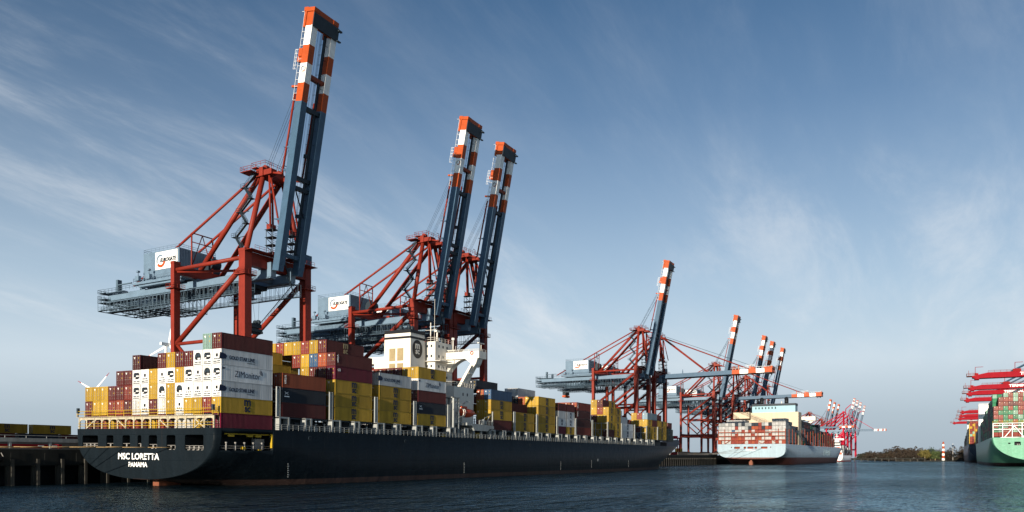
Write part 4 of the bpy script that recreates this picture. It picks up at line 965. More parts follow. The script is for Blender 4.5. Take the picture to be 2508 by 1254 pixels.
# ------------------------------------------------------------------ quay, yard and land
def build_quay():
    yq = 158.0
    q = thing('quay_wall', 'long dark concrete quay on piles behind the black ship', 'quay', (60, yq, 0))
    off = (60, yq, 0)
    g = MB()
    edge = [(-60, 158), (560, 158), (700, 161), (900, 164), (1000, 172), (1500, 205), (2100, 214)]
    for (xa, ya), (xb, yb) in zip(edge, edge[1:]):
        g.add([(xa, ya, 3.9), (xb, yb, 3.9), (xb, yb, QZ), (xa, ya, QZ)], [(0,1,2,3)], 0)
        g.add([(xa, ya, QZ), (xb, yb, QZ), (xb, yb+600, QZ), (xa, ya+600, QZ)], [(0,1,2,3)], 1)
        g.add([(xa, ya, 3.9), (xa, ya+5, 3.9), (xb, yb+5, 3.9), (xb, yb, 3.9)], [(0,1,2,3)], 0)
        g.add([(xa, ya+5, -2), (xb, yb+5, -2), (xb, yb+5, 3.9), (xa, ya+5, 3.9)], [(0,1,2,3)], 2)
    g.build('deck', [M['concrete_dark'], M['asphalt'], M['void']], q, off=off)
    g = MB(); 
    for (xa, ya), (xb, yb) in zip(edge[:4], edge[1:]): g.bar((xa, ya+.25, QZ+.12), (xb, yb+.25, QZ+.12), .5, .24)
    g.build('kerb', M['concrete'], q, off=off)
    pm = None
    xs = [70+4.9*i for i in range(14)] + [430+4.6*i for i in range(42)]
    for x in xs:
        if pm is None:
            g = MB(); g.box((-.28, -.45, -2), (.28, .05, 5.2)); g.box((-.4, .9, -2), (.4, 1.7, 3.9)); pm = g.build('pile', M['pile'], q); o = pm
        else: o = pm.copy(); C.objects.link(o); o.parent = q
        o.location = (x-60, max(0, (x-560)*.0214), 0)
    for x in (72, 78, 84.5, 91, 97.5):
        g = MB(); g.box((x, yq-.06, 4.3), (x+2.8, yq+.02, 6.4)); g.build('wall_panel', M['concrete_dark'], q, off=off)
    # tyre fender on chains
    f = thing('fender', 'dark tyre fender hung on chains from the quay wall at left', 'fender', (80, yq-.45, 1.6))
    g = MB()
    for i in range(16):
        a0, a1 = 2*math.pi*i/16, 2*math.pi*(i+1)/16
        g.tube((.55*math.cos(a0), 0, .55*math.sin(a0)), (.55*math.cos(a1), 0, .55*math.sin(a1)), .2, 8)
    g.build('tyre', M['rubber'], f)
    g = MB(); g.path([(-.1, .1, .6), (-.7, .25, 2.2), (-.3, .25, 3.4)], .07, 5); g.path([(.1, .1, .6), (.6, .25, 2.1), (-.1, .25, 2.6), (-.5, .3, 4.4)], .07, 5); g.build('chain', M['steel'], f)
    f = thing('fender', 'large dark roller fender lying against the upper quay wall at left', 'fender', (80.5, yq-.6, 5.2))
    g = MB(); g.tube((-1.4, 0, 0), (2.2, 0, 0), .5, 14); g.build('roller', M['rubber'], f)
    g = MB(); g.path([(-1.6, .2, -.6), (-1.2, .1, .3), (-1.7, .3, 1.3)], .09, 5); g.path([(2.2, .2, -.3), (2.4, .1, .4), (2.1, .3, 1.2)], .09, 5); g.build('chain', M['steel'], f)
    # guard beam on posts along the quay
    b = thing('guard_beam', 'long grey guard beam with a handrail standing on posts along the quay at left', 'barrier', (85, 163, QZ))
    g = MB(); g.box((-40, -.35, 1.55), (75, .35, 2.35)); g.build('beam', M['ship_grey'], b)
    for i in range(15):
        x = -38+8.0*i; g = MB(); g.box((x-.2, -.3, 0), (x+.2, .3, 1.55)); g.build('post', M['ship_grey'], b)
    g = MB(); g.rail([(-40, 0, 2.35), (75, 0, 2.35)], .5, 4, .05, 0, (1.0,)); g.build('handrail', M['ship_grey'], b)
    w = tag(MB_box((40, 172, QZ), (175, 172.6, QZ+1.9), 'flood_wall', M['concrete']), 'low grey flood wall along the quay behind the guard beam', 'wall')
    r = thing('lifting_beam', 'long bright red lifting beam lying behind the guard beam on the quay', 'lifting beam', (95.5, 167, QZ))
    g = MB(); g.box((-12, -.6, .3), (4, .6, 1.15)); g.box((-12, -.7, 0), (-11.2, .7, 1.2)); g.box((3.2, -.7, 0), (4, .7, 1.2)); g.build('beam', M['red_bright'], r)
    g = MB(); g.box((-1, -.63, .5), (.2, -.605, .95)); g.box((2, -.63, .5), (3, -.605, .95)); g.build('marking', M['white'], r)
def MB_box(lo, hi, nm, mt):
    g = MB(); g.box(lo, hi); return g.build(nm, mt)
build_quay()
# containers parked in the yard on the left
YG = 'containers parked on the quay yard'
def yard(x, y, z, L, lab, logo=None): container(L, '40', Matrix.Translation((x, y, z)), lab, YG, logo)
yard(126.6, 250, QZ+5.9, 'Y', 'yellow container in shade, left of two on top in the yard behind the quay', 'msc')
yard(140.4, 250, QZ+5.9, 'Y', 'yellow container in shade, right of two on top in the yard behind the quay', 'msc')
yard(122.8, 250, QZ+3.0, 'M', 'maroon container under the left shaded yellow one in the quay yard')
yard(136.2, 250, QZ+3.0, 'N', 'dark navy container in the middle below the two shaded yellow ones')
yard(149.6, 250, QZ+3.0, 'M', 'maroon container under the right shaded yellow one in the quay yard')
rr = random.Random(11)
for i in range(9):
    L = 'MRDCYMRDN'[i]
    yard(590+i*15, 184+(i % 2)*1.5, QZ+.05, L, f'{CNAME[L]} container on the far quay between the bows, {ORD[i+1]} in the row')
yard(605, 185.5, QZ+.05+2.9, 'Y', 'single bright yellow container standing on top of the far quay row')
# straddle carriers, seen beyond the stern at left and beyond the bow
def straddle(x, y, label):
    r = thing('straddle_carrier', label, 'straddle carrier', (x, y, QZ), 0, 'red straddle carriers on the quay')
    for sx in (-1, 1):
        for yy in (-4.2, 4.2):
            g = MB(); g.box((sx*2.3-.3, yy-.3, 1.2), (sx*2.3+.3, yy+.3, 12.6)); g.build('leg', M['red_bright'], r)
        g = MB(); g.box((sx*2.3-.45, -5, .7), (sx*2.3+.45, 5, 1.5)); g.build('side_beam', M['red_bright'], r)
        for k in range(4): g = MB(); g.disc((sx*2.3-.3, -4.2+k*2.8, .75), .75, (.6, 0, 0), 14, 'x'); g.build('wheel', M['rubber'], r)
    g = MB(); g.box((-2.6, -5, 12.4), (2.6, 5, 13.3)); g.box((-2.2, -3, 13.3), (2.2, 2, 14.6)); g.build('top_frame', M['red_bright'], r)
    g = MB(); g.box((1.2, 4.3, 9.9), (2.9, 6.2, 12.3)); g.build('cab', M['white'], r)
straddle(176.5, 250, 'red straddle carrier in the yard just left of the black ship\'s stern')
straddle(568, 178, 'red straddle carrier on the quay just beyond the black ship\'s bow')
# mooring lines, fenced edge of the far quay
def rope(name, p, q, r, sag, label):
    g = MB(); p, q = Vector(p), Vector(q); n = 14
    g.path([tuple(p.lerp(q, i/n)-Vector((0, 0, sag*math.sin(math.pi*i/n)))) for i in range(n+1)], r, 6)
    tag(g.build(name, M['rope']), label, 'rope', 'mooring lines from the black ship\'s stern')
rope('mooring_line', (95.6, 125.2, 7.35), (48, 159, 7.6), .08, .12, 'tan mooring rope from the second right stern opening to the quay')
rope('mooring_line', (95.6, 138.4, 7.55), (46, 159.4, 7.5), .08, .15, 'tan mooring rope from the third stern opening from left to the quay')
rope('mooring_line', (95.6, 143.4, 7.6), (44, 159.8, 7.4), .08, .2, 'tan mooring rope from the second stern opening from left to the quay')
rope('mooring_line', (95.6, 149.4, 7.65), (42, 160.2, 7.3), .08, .2, 'tan mooring rope from the wide left stern opening to the quay')
def build_fence():
    f = thing('quay_fence', 'pale post fence on the quay edge beside the pale blue ship', 'fence', (520, 159.5, QZ))
    for i in range(34): g = MB(); g.box((i*2.3-.25, -.2, 0), (i*2.3+.25, .2, 1.9)); g.build('post', M['concrete'], f)
    g = MB(); g.box((-.3, -.15, 1.9), (76.3, .15, 2.15)); g.build('top_rail', M['concrete'], f)
build_fence()
for i, x in enumerate((462, 474, 487, 501)):
    b = MB(); b.tube((0,0,0), (0,0,1.2), .45, 12); b.tube((0,0,1.2), (0,0,1.8), .8, 12, 0, .6); b.box((-.9,-.9,0), (.9,.9,.15))
    o = b.build('mooring_bollard', M['steel']); o.location = (x, 159.2, QZ+.02)
    tag(o, f'pale bollard on the quay past the black ship\'s bow, {ORD[i+1]} from left', 'bollard', 'bollards on the far quay')

# ------------------------------------------------------------------ other ships
rest = MB(); RESTC = ['W', 'M', 'R', 'O', 'N', 'B', 'G', 'Y', 'V', 'm', 'D']
def rest_mats():
    return [paint('stack_'+CNAME[k].replace(' ', '_'), tuple(v*(.62 if k == 'W' else 1) for v in COL[k]), .6, .35, .35) for k in RESTC]
def rest_box(Mx, x, y, z, Lc, k):
    lo, hi = (x, y, z), (x+Lc, y+2.36, z+2.54); i = RESTC.index(k); b = len(rest.v); rest.box(lo, hi, i)
    d = len(rest.v); rest.box((x-.08, y+.2, z+.2), (x, y+1.12, z+2.34), i); rest.box((x-.08, y+1.24, z+.2), (x, y+2.16, z+2.34), i)
    for j in range(b, len(rest.v)): rest.v[j] = tuple(Mx @ Vector(rest.v[j]))
def blue_ship():
    yaw = R(-1.0); P = (604, 128.6, 0)
    s = thing('container_ship', 'pale blue container ship with cream deckhouse and stern towards us', 'container ship', P, yaw)
    Mx = Matrix.Translation(P) @ Matrix.Rotation(yaw, 4, 'Z')
    def stem(z): return 392+max(0, z)*.55
    hm = hull_mesh(405, 25.6, 15.7, 25.2, 4.4, 19.5, 250, stem, run=60, p0=3.2, q0=5.0)
    h = hm.build('hull', M['hull_blue'], s)
    b = []
    for y0, y1 in ((8.2, 12.6), (3.5, 5.4), (-2.0, 2.6), (-4.6, -2.7), (-12.2, -7.4)): b.append(((-1, y0, 12.2), (2.4, y1, 13.8), 0))
    for y0 in (14.2, -14.9): b.append(((-1, y0, 12.9), (2.4, y0+.8, 13.7), 0))
    cut(h, b, M['rust_red'], .5)
    for t, w, zz, hh in (('MAERSK', 7, 11.0, .9),): put_text('lettering', fit_w(text_mesh(t, 1, .03, 1, .02), w, hh), M['white'], STERN, (-.05, 0, zz), h)
    put_text('lettering', fit_w(text_mesh('MAERSK', 1, .05, 1, .03), 46, 6.0), paint('hull_letter', (.42,.56,.62), .5, .2, .5), SIDE, (205, -25.66, 10.3), h)
    g = MB(); g.box((-.5, -1.3, -2), (3, 1.3, 2.6)); g.box((.2, -.6, 2.6), (2.5, .6, 3.6)); g.build('rudder', M['oxide'], s)
    # red lashing frame at the stern
    for k, zz in enumerate((18.6, 21.6, 24.6)):
        g = MB(); g.box((.2, -25, zz), (1.3, 25, zz+.5)); g.build('lashing_beam', M['rust_red'], s)
    for i in range(11):
        y = -25+i*5.0; g = MB(); g.box((.4, y-.22, 15.7), (1.1, y+.22, 27.2 if i in (0, 1, 9, 10) else 24.6)); g.build('lashing_post', M['rust_red'], s)
    for a, b_ in ((4, 8), (-4, -8), (16, 20), (-16, -20), (12, 8), (-12, -8)): g = MB(); g.bar((.5, a, 18.6), (.5, b_, 15.8), .4, .4); g.build('lashing_brace', M['rust_red'], s)
    for y in (-25, 22.5): g = MB(); g.box((.1, y, 15.7), (2.5, y+2.5, 18.4)); g.build('stern_post', M['rust_red'], s)
    # containers: stern face, then the blocks along the side
    tops = [27.2]; colours = ["WWWWWMWWGNRRRNORWWWW", "WWWWBWWRWRWRRRGWWWWW", "WWWWWRWWWWRWWWWRWWWW", "WWWWRRORWWWROWWWRWWW", "WWWWRRRRWRORWWRRWRWW"]
    rr = random.Random(5)
    rowsb = ["GGWGWNGNGGNNRGWN....", "WWWWWRWWGNOORNORWWWW", "WWWWBWWRWRWRRRGWWWWW", "WWWWWRWWWWRWWWWRWWWW", "WWWWRRORWWWROWWWRWWW", "WWWWRRRRWRORWWRRWRWW"]
    for t, row in enumerate(reversed(rowsb)):
        for c, k in enumerate(row):
            if k == '.': continue
            rest_box(Mx, 1.6, 25.0-2.5*(c+1), 15.9+t*2.72, 12, k)
    for t in range(5, 7):
        for c in range(16, 20): rest_box(Mx, 1.6, 25-2.5*(c+1), 15.9+t*2.72, 12, 'W')
    for c in range(1, 7): rest_box(Mx, 14.5, 25-2.5*(c+1), 15.9+6*2.72, 12, 'W')
    for bay_ in range(18):
        x = 15+bay_*13.6
        if 3 <= bay_ < 4: continue
        ht = [6, 5, 5, 5, 7, 7, 7, 6, 4, 6, 7, 5, 4, 5, 4, 4, 4, 3][bay_]
        for t in range(ht):
            for c in (19, 18): rest_box(Mx, x, 25-2.5*(c+1), 16.6+t*2.72, 12.2, rr.choice('GNNDMNGVD') if bay_ > 1 else 'G')
            if bay_ in (8, 9, 10): 
                for c in (17, 16, 15): rest_box(Mx, x, 25-2.5*(c+1), 16.6+t*2.72, 12.2, rr.choice('WWRWG'))
        g = MB(); g.box((x-1.0, -25.3, 15.7), (x-.2, -24.3, 27+(bay_ % 3)))
        g.build('lashing_post', M['rust_red'], s)
    # deckhouse and funnel block
    g = MB(); g.box((52, -25.2, 15.7), (66, 24.5, 37.5)); g.box((52, -25.2, 37.5), (66, 20, 42.2)); g.box((46, 12, 37.5), (52, 24.8, 42.6)); hs = g.build('deckhouse', M['house_cream'], s)
    g = MB()
    for i in range(7): g.box((51.9, 22-.5-i*1.4, 40.3), (52.0, 22.2-i*1.4, 41.3))
    g.build('window', M['glass'], hs)
    g = MB(); g.box((54, -22.5, 42.2), (64, 11.5, 47.6)); fn = g.build('funnel_block', M['light_blue'], s)
    g = MB(); g.box((53.8, -22.7, 47.6), (64.2, 11.7, 49.4)); g.build('funnel_band', M['dark_steel'], fn)
    for i in range(7): g = MB(); y = 8.5-i*2.6; g.box((53.9, y-.5, 45.2), (54.02, y+.5, 46.8)); g.build('louvre', M['dark_steel'], fn)
    for y in (4.5, -15.0): g = MB(); g.tube((58, y, 49.4), (58, y, 52.8), 1.6, 14, 0); g.tube((58, y, 52.8), (57, y, 53.8), 1.6, 14); g.build('exhaust_stack', M['black'], fn)
    g = MB(); g.box((120, -27.5, 38.0), (128, 27.5, 41.5)); g.box((121, -14, 15.7), (132, 14, 43.5)); br = g.build('bridge', M['cream'], s)
    for sy in (-1, 1): g = MB(); g.bar((124, sy*25, 38), (124, sy*14, 31), 2, 1.6); g.build('wing_strut', M['cream'], br)
    g = MB(); g.tube((126, 2, 43.5), (126, 2, 56), .4, 8); g.box((125.5, -3, 50), (126.5, 7, 50.6)); g.tube((124, -8, 43.5), (124, -8, 48), .35, 8); g.box((123, -10, 47.2), (125, -6, 47.8)); g.build('mast', M['cream'], br)
    ropes = [((-.1, 9, 12.4), (-65, 30.5, 8)), ((-.1, 4, 12.4), (-55, 30.5, 8)), ((-.1, -8, 12.4), (-45, 30.5, 8))]
    for i, (a, b_) in enumerate(ropes):
        g = MB(); p, q = Mx @ Vector(a), Mx @ Vector(b_); g.path([tuple(p.lerp(q, k/10)-Vector((0,0,1.6*math.sin(math.pi*k/10)))) for k in range(11)], .13, 5)
        tag(g.build('mooring_line', M['steel']), f"mooring rope crossing the pale blue ship's stern, {('from left openings', 'from middle opening', 'from right opening')[i]}", 'rope', "mooring lines of the pale blue ship")
blue_ship()
def feeder():
    P = (1122, 127.5, 0); s = thing('feeder_ship', 'small white ship beyond the pale blue bow with stepped white deckhouse', 'ship', P)
    hull_mesh(150, 8.6, 8.5, 7.8, .6, 11, 95, lambda z: 140+max(0, z)*.8, run=25, p0=3, q0=4).build('hull', M['hull_white'], s)
    g = MB()
    for k in range(7): w = 8-k*.95; g.box((3+k*.6, -w, 8.5+k*3.2), (16-k*.5, w, 8.5+(k+1)*3.2-.25)); g.box((2.6+k*.6, -w-.4, 11.45+k*3.2), (16-k*.5, w+.4, 11.7+k*3.2))
    g.box((6, -9, 29), (11, 9, 31)); hs = g.build('deckhouse', M['white'], s)
    g = MB(); g.tube((9, 0, 30.9), (9, 0, 38), .4, 8); g.box((8.7, -2, 34), (9.3, 2, 34.5)); g.build('mast', M['white'], hs)
    g = MB(); g.box((1.5, -7, 9.5), (4, -3, 12.5)); g.build('rescue_boat', M['lifeboat'], s)
    for k in range(4): g = MB(); g.box((2.0+k*.6, -4.5, 15+k*3.2), (2.6+k*.6, 3, 16.6+k*3.2)); g.build('deck_panel', M['lifeboat'] if k == 1 else M['glass'], s)
    rr = random.Random(9)
    for b in range(8):
        for c in range(6):
            for t in range(rr.choice((3, 4, 4, 5))): rest_box(Matrix.Translation(P), 22+b*13, -7.5+c*2.5, 8.8+t*2.7, 12.2, rr.choice('WGGNWDR'))
feeder()
def mint_ship():
    P = (563, -54.5, 0); s = thing('container_ship', 'mint green container ship at the right edge with rounded stern towards us', 'container ship', P)
    h = hull_mesh(395, 29.6, 17.8, 28.6, 3.2, 21, 250, lambda z: 375+max(0, z)*.9, run=70, p0=2.3, q0=2.2).build('hull', M['hull_mint'], s)
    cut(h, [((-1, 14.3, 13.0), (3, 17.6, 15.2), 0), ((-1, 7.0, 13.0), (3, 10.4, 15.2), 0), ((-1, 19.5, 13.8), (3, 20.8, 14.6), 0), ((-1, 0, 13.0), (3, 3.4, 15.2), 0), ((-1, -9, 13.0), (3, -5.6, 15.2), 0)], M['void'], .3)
    for y in (16, 8.6, 1.6): g = MB(); g.tube((.3, y, 13.0), (.3, y, 13.9), .3, 8); g.tube((.3, y-.9, 13.0), (.3, y-.9, 13.9), .3, 8); g.build('fairlead', M['steel'], s)
    # white lashing frame over the stern
    for zz in (22.6, 24.9, 26.4): g = MB(); g.box((.1, -27.5, zz), (.9, 28.8, zz+.32)); g.build('gallery_beam', M['white'], s)
    for i in range(12): y = 28.6-i*5.0; g = MB(); g.box((.2, y-.18, 17.8), (.7, y+.18, 26.4)); g.build('gallery_post', M['white'], s)
    for a, b_ in ((22.6, 17.6), (12.6, 17.6), (2.6, 7.6)): g = MB(); g.bar((.3, a, 17.9), (.3, b_, 24.8), .4, .4); g.build('gallery_brace', M['white'], s)
    g = MB(); g.rail([(.1, -27.5, 26.7), (.1, 28.8, 26.7)], 1.2, 2.5, .07); g.build('handrail', M['yellow_paint'], s)
    rr = random.Random(21); hts = [7, 9, 10, 10, 10, 10, 10, 0, 10, 10, 9, 10]
    rows = {9: '..mRmRm', 8: '.RRRmRV', 7: '.RRMMRR', 6: 'RRVRVRR', 5: 'RVVVmRV', 4: 'RRVRVmV', 3: 'VRVVRVm', 2: 'RVmRRVR', 1: 'VmRRmRV', 0: 'RRRRRRV'}
    for c, hh in enumerate(hts):
        for t in range(hh):
            k = rows[t][c] if c < 7 and rows[t][c] != '.' else rr.choice('RRVmRO')
            loc = (P[0]+2.2, P[1]+28.3-2.55*(c+1), 18.4+2.7*t)
            if c < 7 and t >= 1: container(k, '40s', Matrix.Translation(loc), f"{CNAME[k]} container over the mint ship's stern, {ORD[c+1]} stack from left, {ORD[t+1]} tier", "containers over the mint ship's stern")
            else: rest_box(Matrix.Translation(P), 2.2, 28.3-2.55*(c+1), 18.4+2.7*t, 12.2, k)
    for b in range(1, 24):
        x = 3+b*14.2; ht = [0, 10, 9, 9, 9, 8, 7, 8, 8, 7, 7, 6, 6, 6, 6, 5, 6, 5, 5, 5, 4, 4, 4, 3][b]
        for t in range(ht):
            for c in (0, 1): rest_box(Matrix.Translation(P), x, 28.3-2.55*(c+1), 18.6+t*2.7, 12.2, rr.choice('VVDNRVN') if t < ht-1 else rr.choice('Vm'))
    g = MB(); g.box((205, -27, 18), (218, 29.5, 50.0)); hs = g.build('deckhouse', M['white'], s)
    g = MB(); g.rail([(205, -27, 50), (205, 29.5, 50)], 1.1, 3, .1); g.build('house_railing', M['white'], hs)
mint_ship()
def navy_ship():
    P = (962, -51, 0); s = thing('container_ship', 'dark navy container ship farther off beyond the mint green ship', 'container ship', P)
    hull_mesh(360, 29, 19.5, 28.5, 2.5, 22, 250, lambda z: 340+max(0, z)*.9, run=60, p0=2.6, q0=2.6).build('hull', M['hull_navy'], s)
    rr = random.Random(31)
    for c in range(16):
        for t in range(9): rest_box(Matrix.Translation(P), 2.5, 28-2.55*(c+1), 20+2.7*t, 12.2, rr.choice('RRORMYm'))
    for b in range(1, 20):
        ht = [0, 8, 8, 7, 7, 6, 7, 7, 6, 6, 6, 5, 5, 5, 5, 4, 4, 4, 3, 3][b]
        for t in range(ht):
            for c in (0, 1): rest_box(Matrix.Translation(P), 2+b*14.2, 28-2.55*(c+1), 20+t*2.7, 12.2, rr.choice('DNVDR'))
    for i in range(8): y = 28.2-i*5; g = MB(); g.box((.5, y-.25, 19.5), (1, y+.25, 42)); g.build('lashing_post', M['yellow_paint'], s)
    g = MB(); g.box((60, -27, 19.5), (72, 29, 47.5)); g.build('deckhouse', M['cream'], s)
navy_ship()
for i in range(4):  # unseen stack added left of view to cast shade on the yard containers
    for t in range(6):
        for c in range(5): rest_box(Matrix.Identity(4), 66+i*13.0, 241.5+c*2.6, QZ+t*2.7, 12.2, 'YMRNOBGDM'[(i*5+t*3+c) % 9])
ro = rest.build('distant_and_shade_container_stacks', rest_mats()); ro['kind'] = 'stuff'; ro['label'] = 'stacks of containers on the more distant ships and an unseen yard stack added for shade'; ro['category'] = 'containers'

# ------------------------------------------------------------------ red cranes of the terminal on the right
def make_red_crane():
    r = thing('quay_crane', '', 'crane'); m = M['red_bright']; z = lambda v: v-QZ
    bo = bpy.data.objects.new('boom', None); C.objects.link(bo); bo.parent = r; bo.location = (0, 5, z(54.8))
    g = MB()
    for sx in (-3, 3):
        g.prism([(sx-.7, 0, -1.7), (sx-.7, 0, 1.5), (sx-.7, 60, 1.5), (sx-.7, 68.2, -.2), (sx-.7, 68.2, -1.2), (sx-.7, 66, -1.7)], (1.4, 0, 0))
    for y in (1, 20, 40, 60): g.box((-2.3, y-.5, -1), (2.3, y+.5, .8))
    g.box((-4, 64.5, -2.4), (4, 67, -1.72)); g.build('boom_girder', m, bo)
    g = MB(); g.rail([(-4, 10, 1.5), (-4, 60, 1.5)], 1.1, 3, .07); g.rail([(-4, 66, 0), (-4, 71, 0), (4, 71, 0)], 1.4, 1.5, .08); g.box((-3.8, 66, -.3), (3.8, 71, -.1)); g.tube((-3, 70, 0), (-3, 70, 3.2), .12, 5); g.build('walkway', M['rust_red'], bo)
    g = MB(); g.box((-3.9, 43.5, 1.5), (-2.1, 47.5, 3.0)); g.tube((-3, 46.5, 3), (-3, 46.5, 6.8), .16, 6); g.tube((-3, 46.5, 6.8), (-3, 42.5, 6.8), .16, 6); g.box((-3.9, 65, 0), (-2.1, 67, 1.3)); g.tube((-3, 66.6, 1), (-3, 66.6, 5), .14, 6); g.tube((-3, 66.6, 5), (-3, 62.5, 5), .14, 6); g.build('sheave_bracket', m, bo)
    put_text('lettering', fit_w(text_mesh('TERMINAL BURCHARDKAI', 1, .04, 1, .03), 32, 1.75), M['white'], STERN, (-3.76, 44-16.0, .1), bo)
    for sx in (-8, 8):
        for y in (0, -32): g = MB(); g.box((sx-1, y-1, z(9)), (sx+1, y+1, z(58))); g.build('leg', m, r)
        g = MB(); g.bar((sx, -1, z(54)), (sx, -31, z(30)), 1.2, 1.2); g.build('diagonal_brace', m, r)
        g = MB(); g.box((sx-.9, -31, z(24)), (sx+.9, -1, z(26.4))); g.build('portal_beam', m, r)
    for y in (0, -32): g = MB(); g.box((-7, y-.9, z(55.5)), (7, y+.9, z(58.5))); g.build('top_beam', m, r); g = MB(); g.box((-10, y-.7, z(7.4)), (10, y+.7, z(9.2))); g.build('sill_beam', M['dark_steel'], r)
    g = MB(); g.box((-3.7, -55, z(53.4)), (-2.3, 5, z(56))); g.box((2.3, -55, z(53.4)), (3.7, 5, z(56))); g.box((-2.3, -54, z(53.8)), (2.3, -52, z(55.6))); g.build('trolley_girder', m, r)
    g = MB(); g.box((-5, -48, z(56.2)), (5, -34, z(63))); g.build('machinery_house', M['crane_grey'], r)
    for sx in (-1, 1):
        g = MB(); g.tube((sx*7.5, 0, z(58)), (sx*3, 0, z(86)), .6, 10); g.build('pylon_tube', m, r)
        g = MB(); g.tube((sx*3, 0, z(85.5)), (sx*3, -45, z(56)), .35, 8); g.build('backstay', m, r)
        for y in (48.5, 26): g = MB(); g.tube((sx*3, .3, z(85.5)), (sx*3, y+5, z(56.4)), .42, 8); g.build('forestay', M['boom_blue'], r)
    g = MB(); g.box((-4, -1, z(84.5)), (4, 1, z(87))); g.build('pylon_head', m, r)
    return r
RG = 'red cranes with lowered booms of the right hand terminal'
rc = make_red_crane()
rp = [(547.4, 'nearest red crane boom pointing left over the mint green ship, topmost in view'), (637.4, 'second red crane boom from the top at the right edge'),
      (690.3, 'third red crane boom from the top, just under the second'), (768.5, 'fourth red crane boom from the top, cut off by the mint ship\'s containers'),
      (970, 'fifth red boom from the top, first of the far lower group'), (1055.9, 'sixth red boom from the top, second of the far lower group'),
      (1134, 'seventh red boom from the top, third of the far lower group'), (1265.8, 'lowest and farthest red crane boom at the right')]
for i, (x, lb) in enumerate(rp):
    o = rc if i == 0 else copy_tree(rc); o.location = (x, -12-5-70.5+(5 if i == 7 else 0), QZ); tag(o, lb, 'crane', RG)
g = MB(); g.box((430, -900, -3), (2300, -85, QZ-.05)); structure(g.build('terminal_ground', M['concrete_dark']))
# ------------------------------------------------------------------ far red lattice boom cranes
def make_lattice_crane(fold):
    r = thing('quay_crane', '', 'crane'); m = M['far_red']; z = lambda v: v-QZ
    for sx in (-9, 9):
        for y in (0, 30): g = MB(); g.box((sx-1.2, y-1.2, z(7.3)), (sx+1.2, y+1.2, z(60))); g.build('leg', m, r)
        g = MB(); g.bar((sx, 1, z(55)), (sx, 29, z(26)), 1.1, 1.1); g.build('diagonal_brace', m, r)
        g = MB(); g.box((sx-.9, 1, z(22)), (sx+.9, 29, z(25))); g.build('portal_beam', m, r)
        g = MB(); g.tube((sx, 0, z(60)), (sx*.4, 1, z(92)), .8, 8); g.build('pylon_tube', m, r)
        g = MB(); g.tube((sx*.4, 1, z(92)), (sx*.4, 30, z(60)), .6, 8); g.build('pylon_back_tube', m, r)
        g = MB(); g.tube((sx*.4, 1, z(92)), (sx*.4, 50, z(60)), .4, 8); g.build('backstay', m, r)
    for y in (0, 30): g = MB(); g.box((-8, y-1, z(56)), (8, y+1, z(60))); g.build('top_beam', m, r)
    g = MB(); g.box((-4, -3, z(55)), (4, 62, z(58))); g.build('trolley_girder', M['crane_grey'], r)
    g = MB(); g.box((-5, 34, z(58)), (5, 46, z(65))); g.build('machinery_house', M['crane_grey'], r)
    g = MB(); g.box((-5, -1, z(90.5)), (5, 2, z(93.5))); g.build('pylon_head', m, r)
    bo = bpy.data.objects.new('boom', None); C.objects.link(bo); bo.parent = r; bo.location = (0, -4, z(57)); bo.rotation_euler = (R(-77) if fold else 0, 0, 0)
    secs = [(0, 48, 'boom_blue'), (48, 54, 'white'), (54, 57, 'orange'), (57, 62, 'white'), (62, 65, 'orange'), (65, 68, 'white')]
    mats = ['boom_blue', 'white', 'orange']; g = MB()
    for a, b, k in secs:
        mi = mats.index(k)
        for sx in (-3, 3):
            for zz in (-1.4, 1.4): g.bar((sx, -a, zz), (sx, -b, zz), .7, .7, mi)
        n = max(1, int((b-a)/3))
        for i in range(n):
            y0, y1 = a+(b-a)*i/n, a+(b-a)*(i+1)/n
            for sx in (-3, 3): g.bar((sx, -y0, -1.4), (sx, -y1, 1.4), .4, .4, mi)
            g.bar((-3, -y0, -1.4), (3, -y1, -1.4), .35, .35, mi)
    g.box((-3.6, -69, -2), (3.6, -67.5, 2), 2); g.build('boom_truss', [M[q] for q in mats], bo)
    g = MB()
    for sx in (-3, 3):
        if fold: g.path([(sx*1.2, -2, z(92)), (sx*1.2, -7+4, z(104)), (sx, -13, z(113))], .4, 6)
        else: g.tube((sx*1.2, -1, z(92)), (sx, -52, z(58.5)), .4, 6); g.tube((sx*1.2, -1, z(92)), (sx, -26, z(58.5)), .3, 6)
    g.build('forestay', m, r); return r
lu = make_lattice_crane(True); ld = make_lattice_crane(False)
for i, (x, y, lb) in enumerate([(1702, 178, 'bright red far crane with lattice boom raised, leftmost of four'), (1765, 178, 'bright red far crane with lattice boom raised, second of four'),
        (1835, 178, 'bright red far crane with lattice boom raised, third of four'), (1953, 180, 'bright red far crane with lattice boom raised, right of its three neighbours')]):
    o = lu if i == 0 else copy_tree(lu); o.location = (x, y, QZ); tag(o, lb, 'crane', 'far bright red lattice boom cranes')
ld.location = (1600, 168, QZ); tag(ld, 'bright red far crane with its thin lattice boom lowered over the water', 'crane', 'far bright red lattice boom cranes')

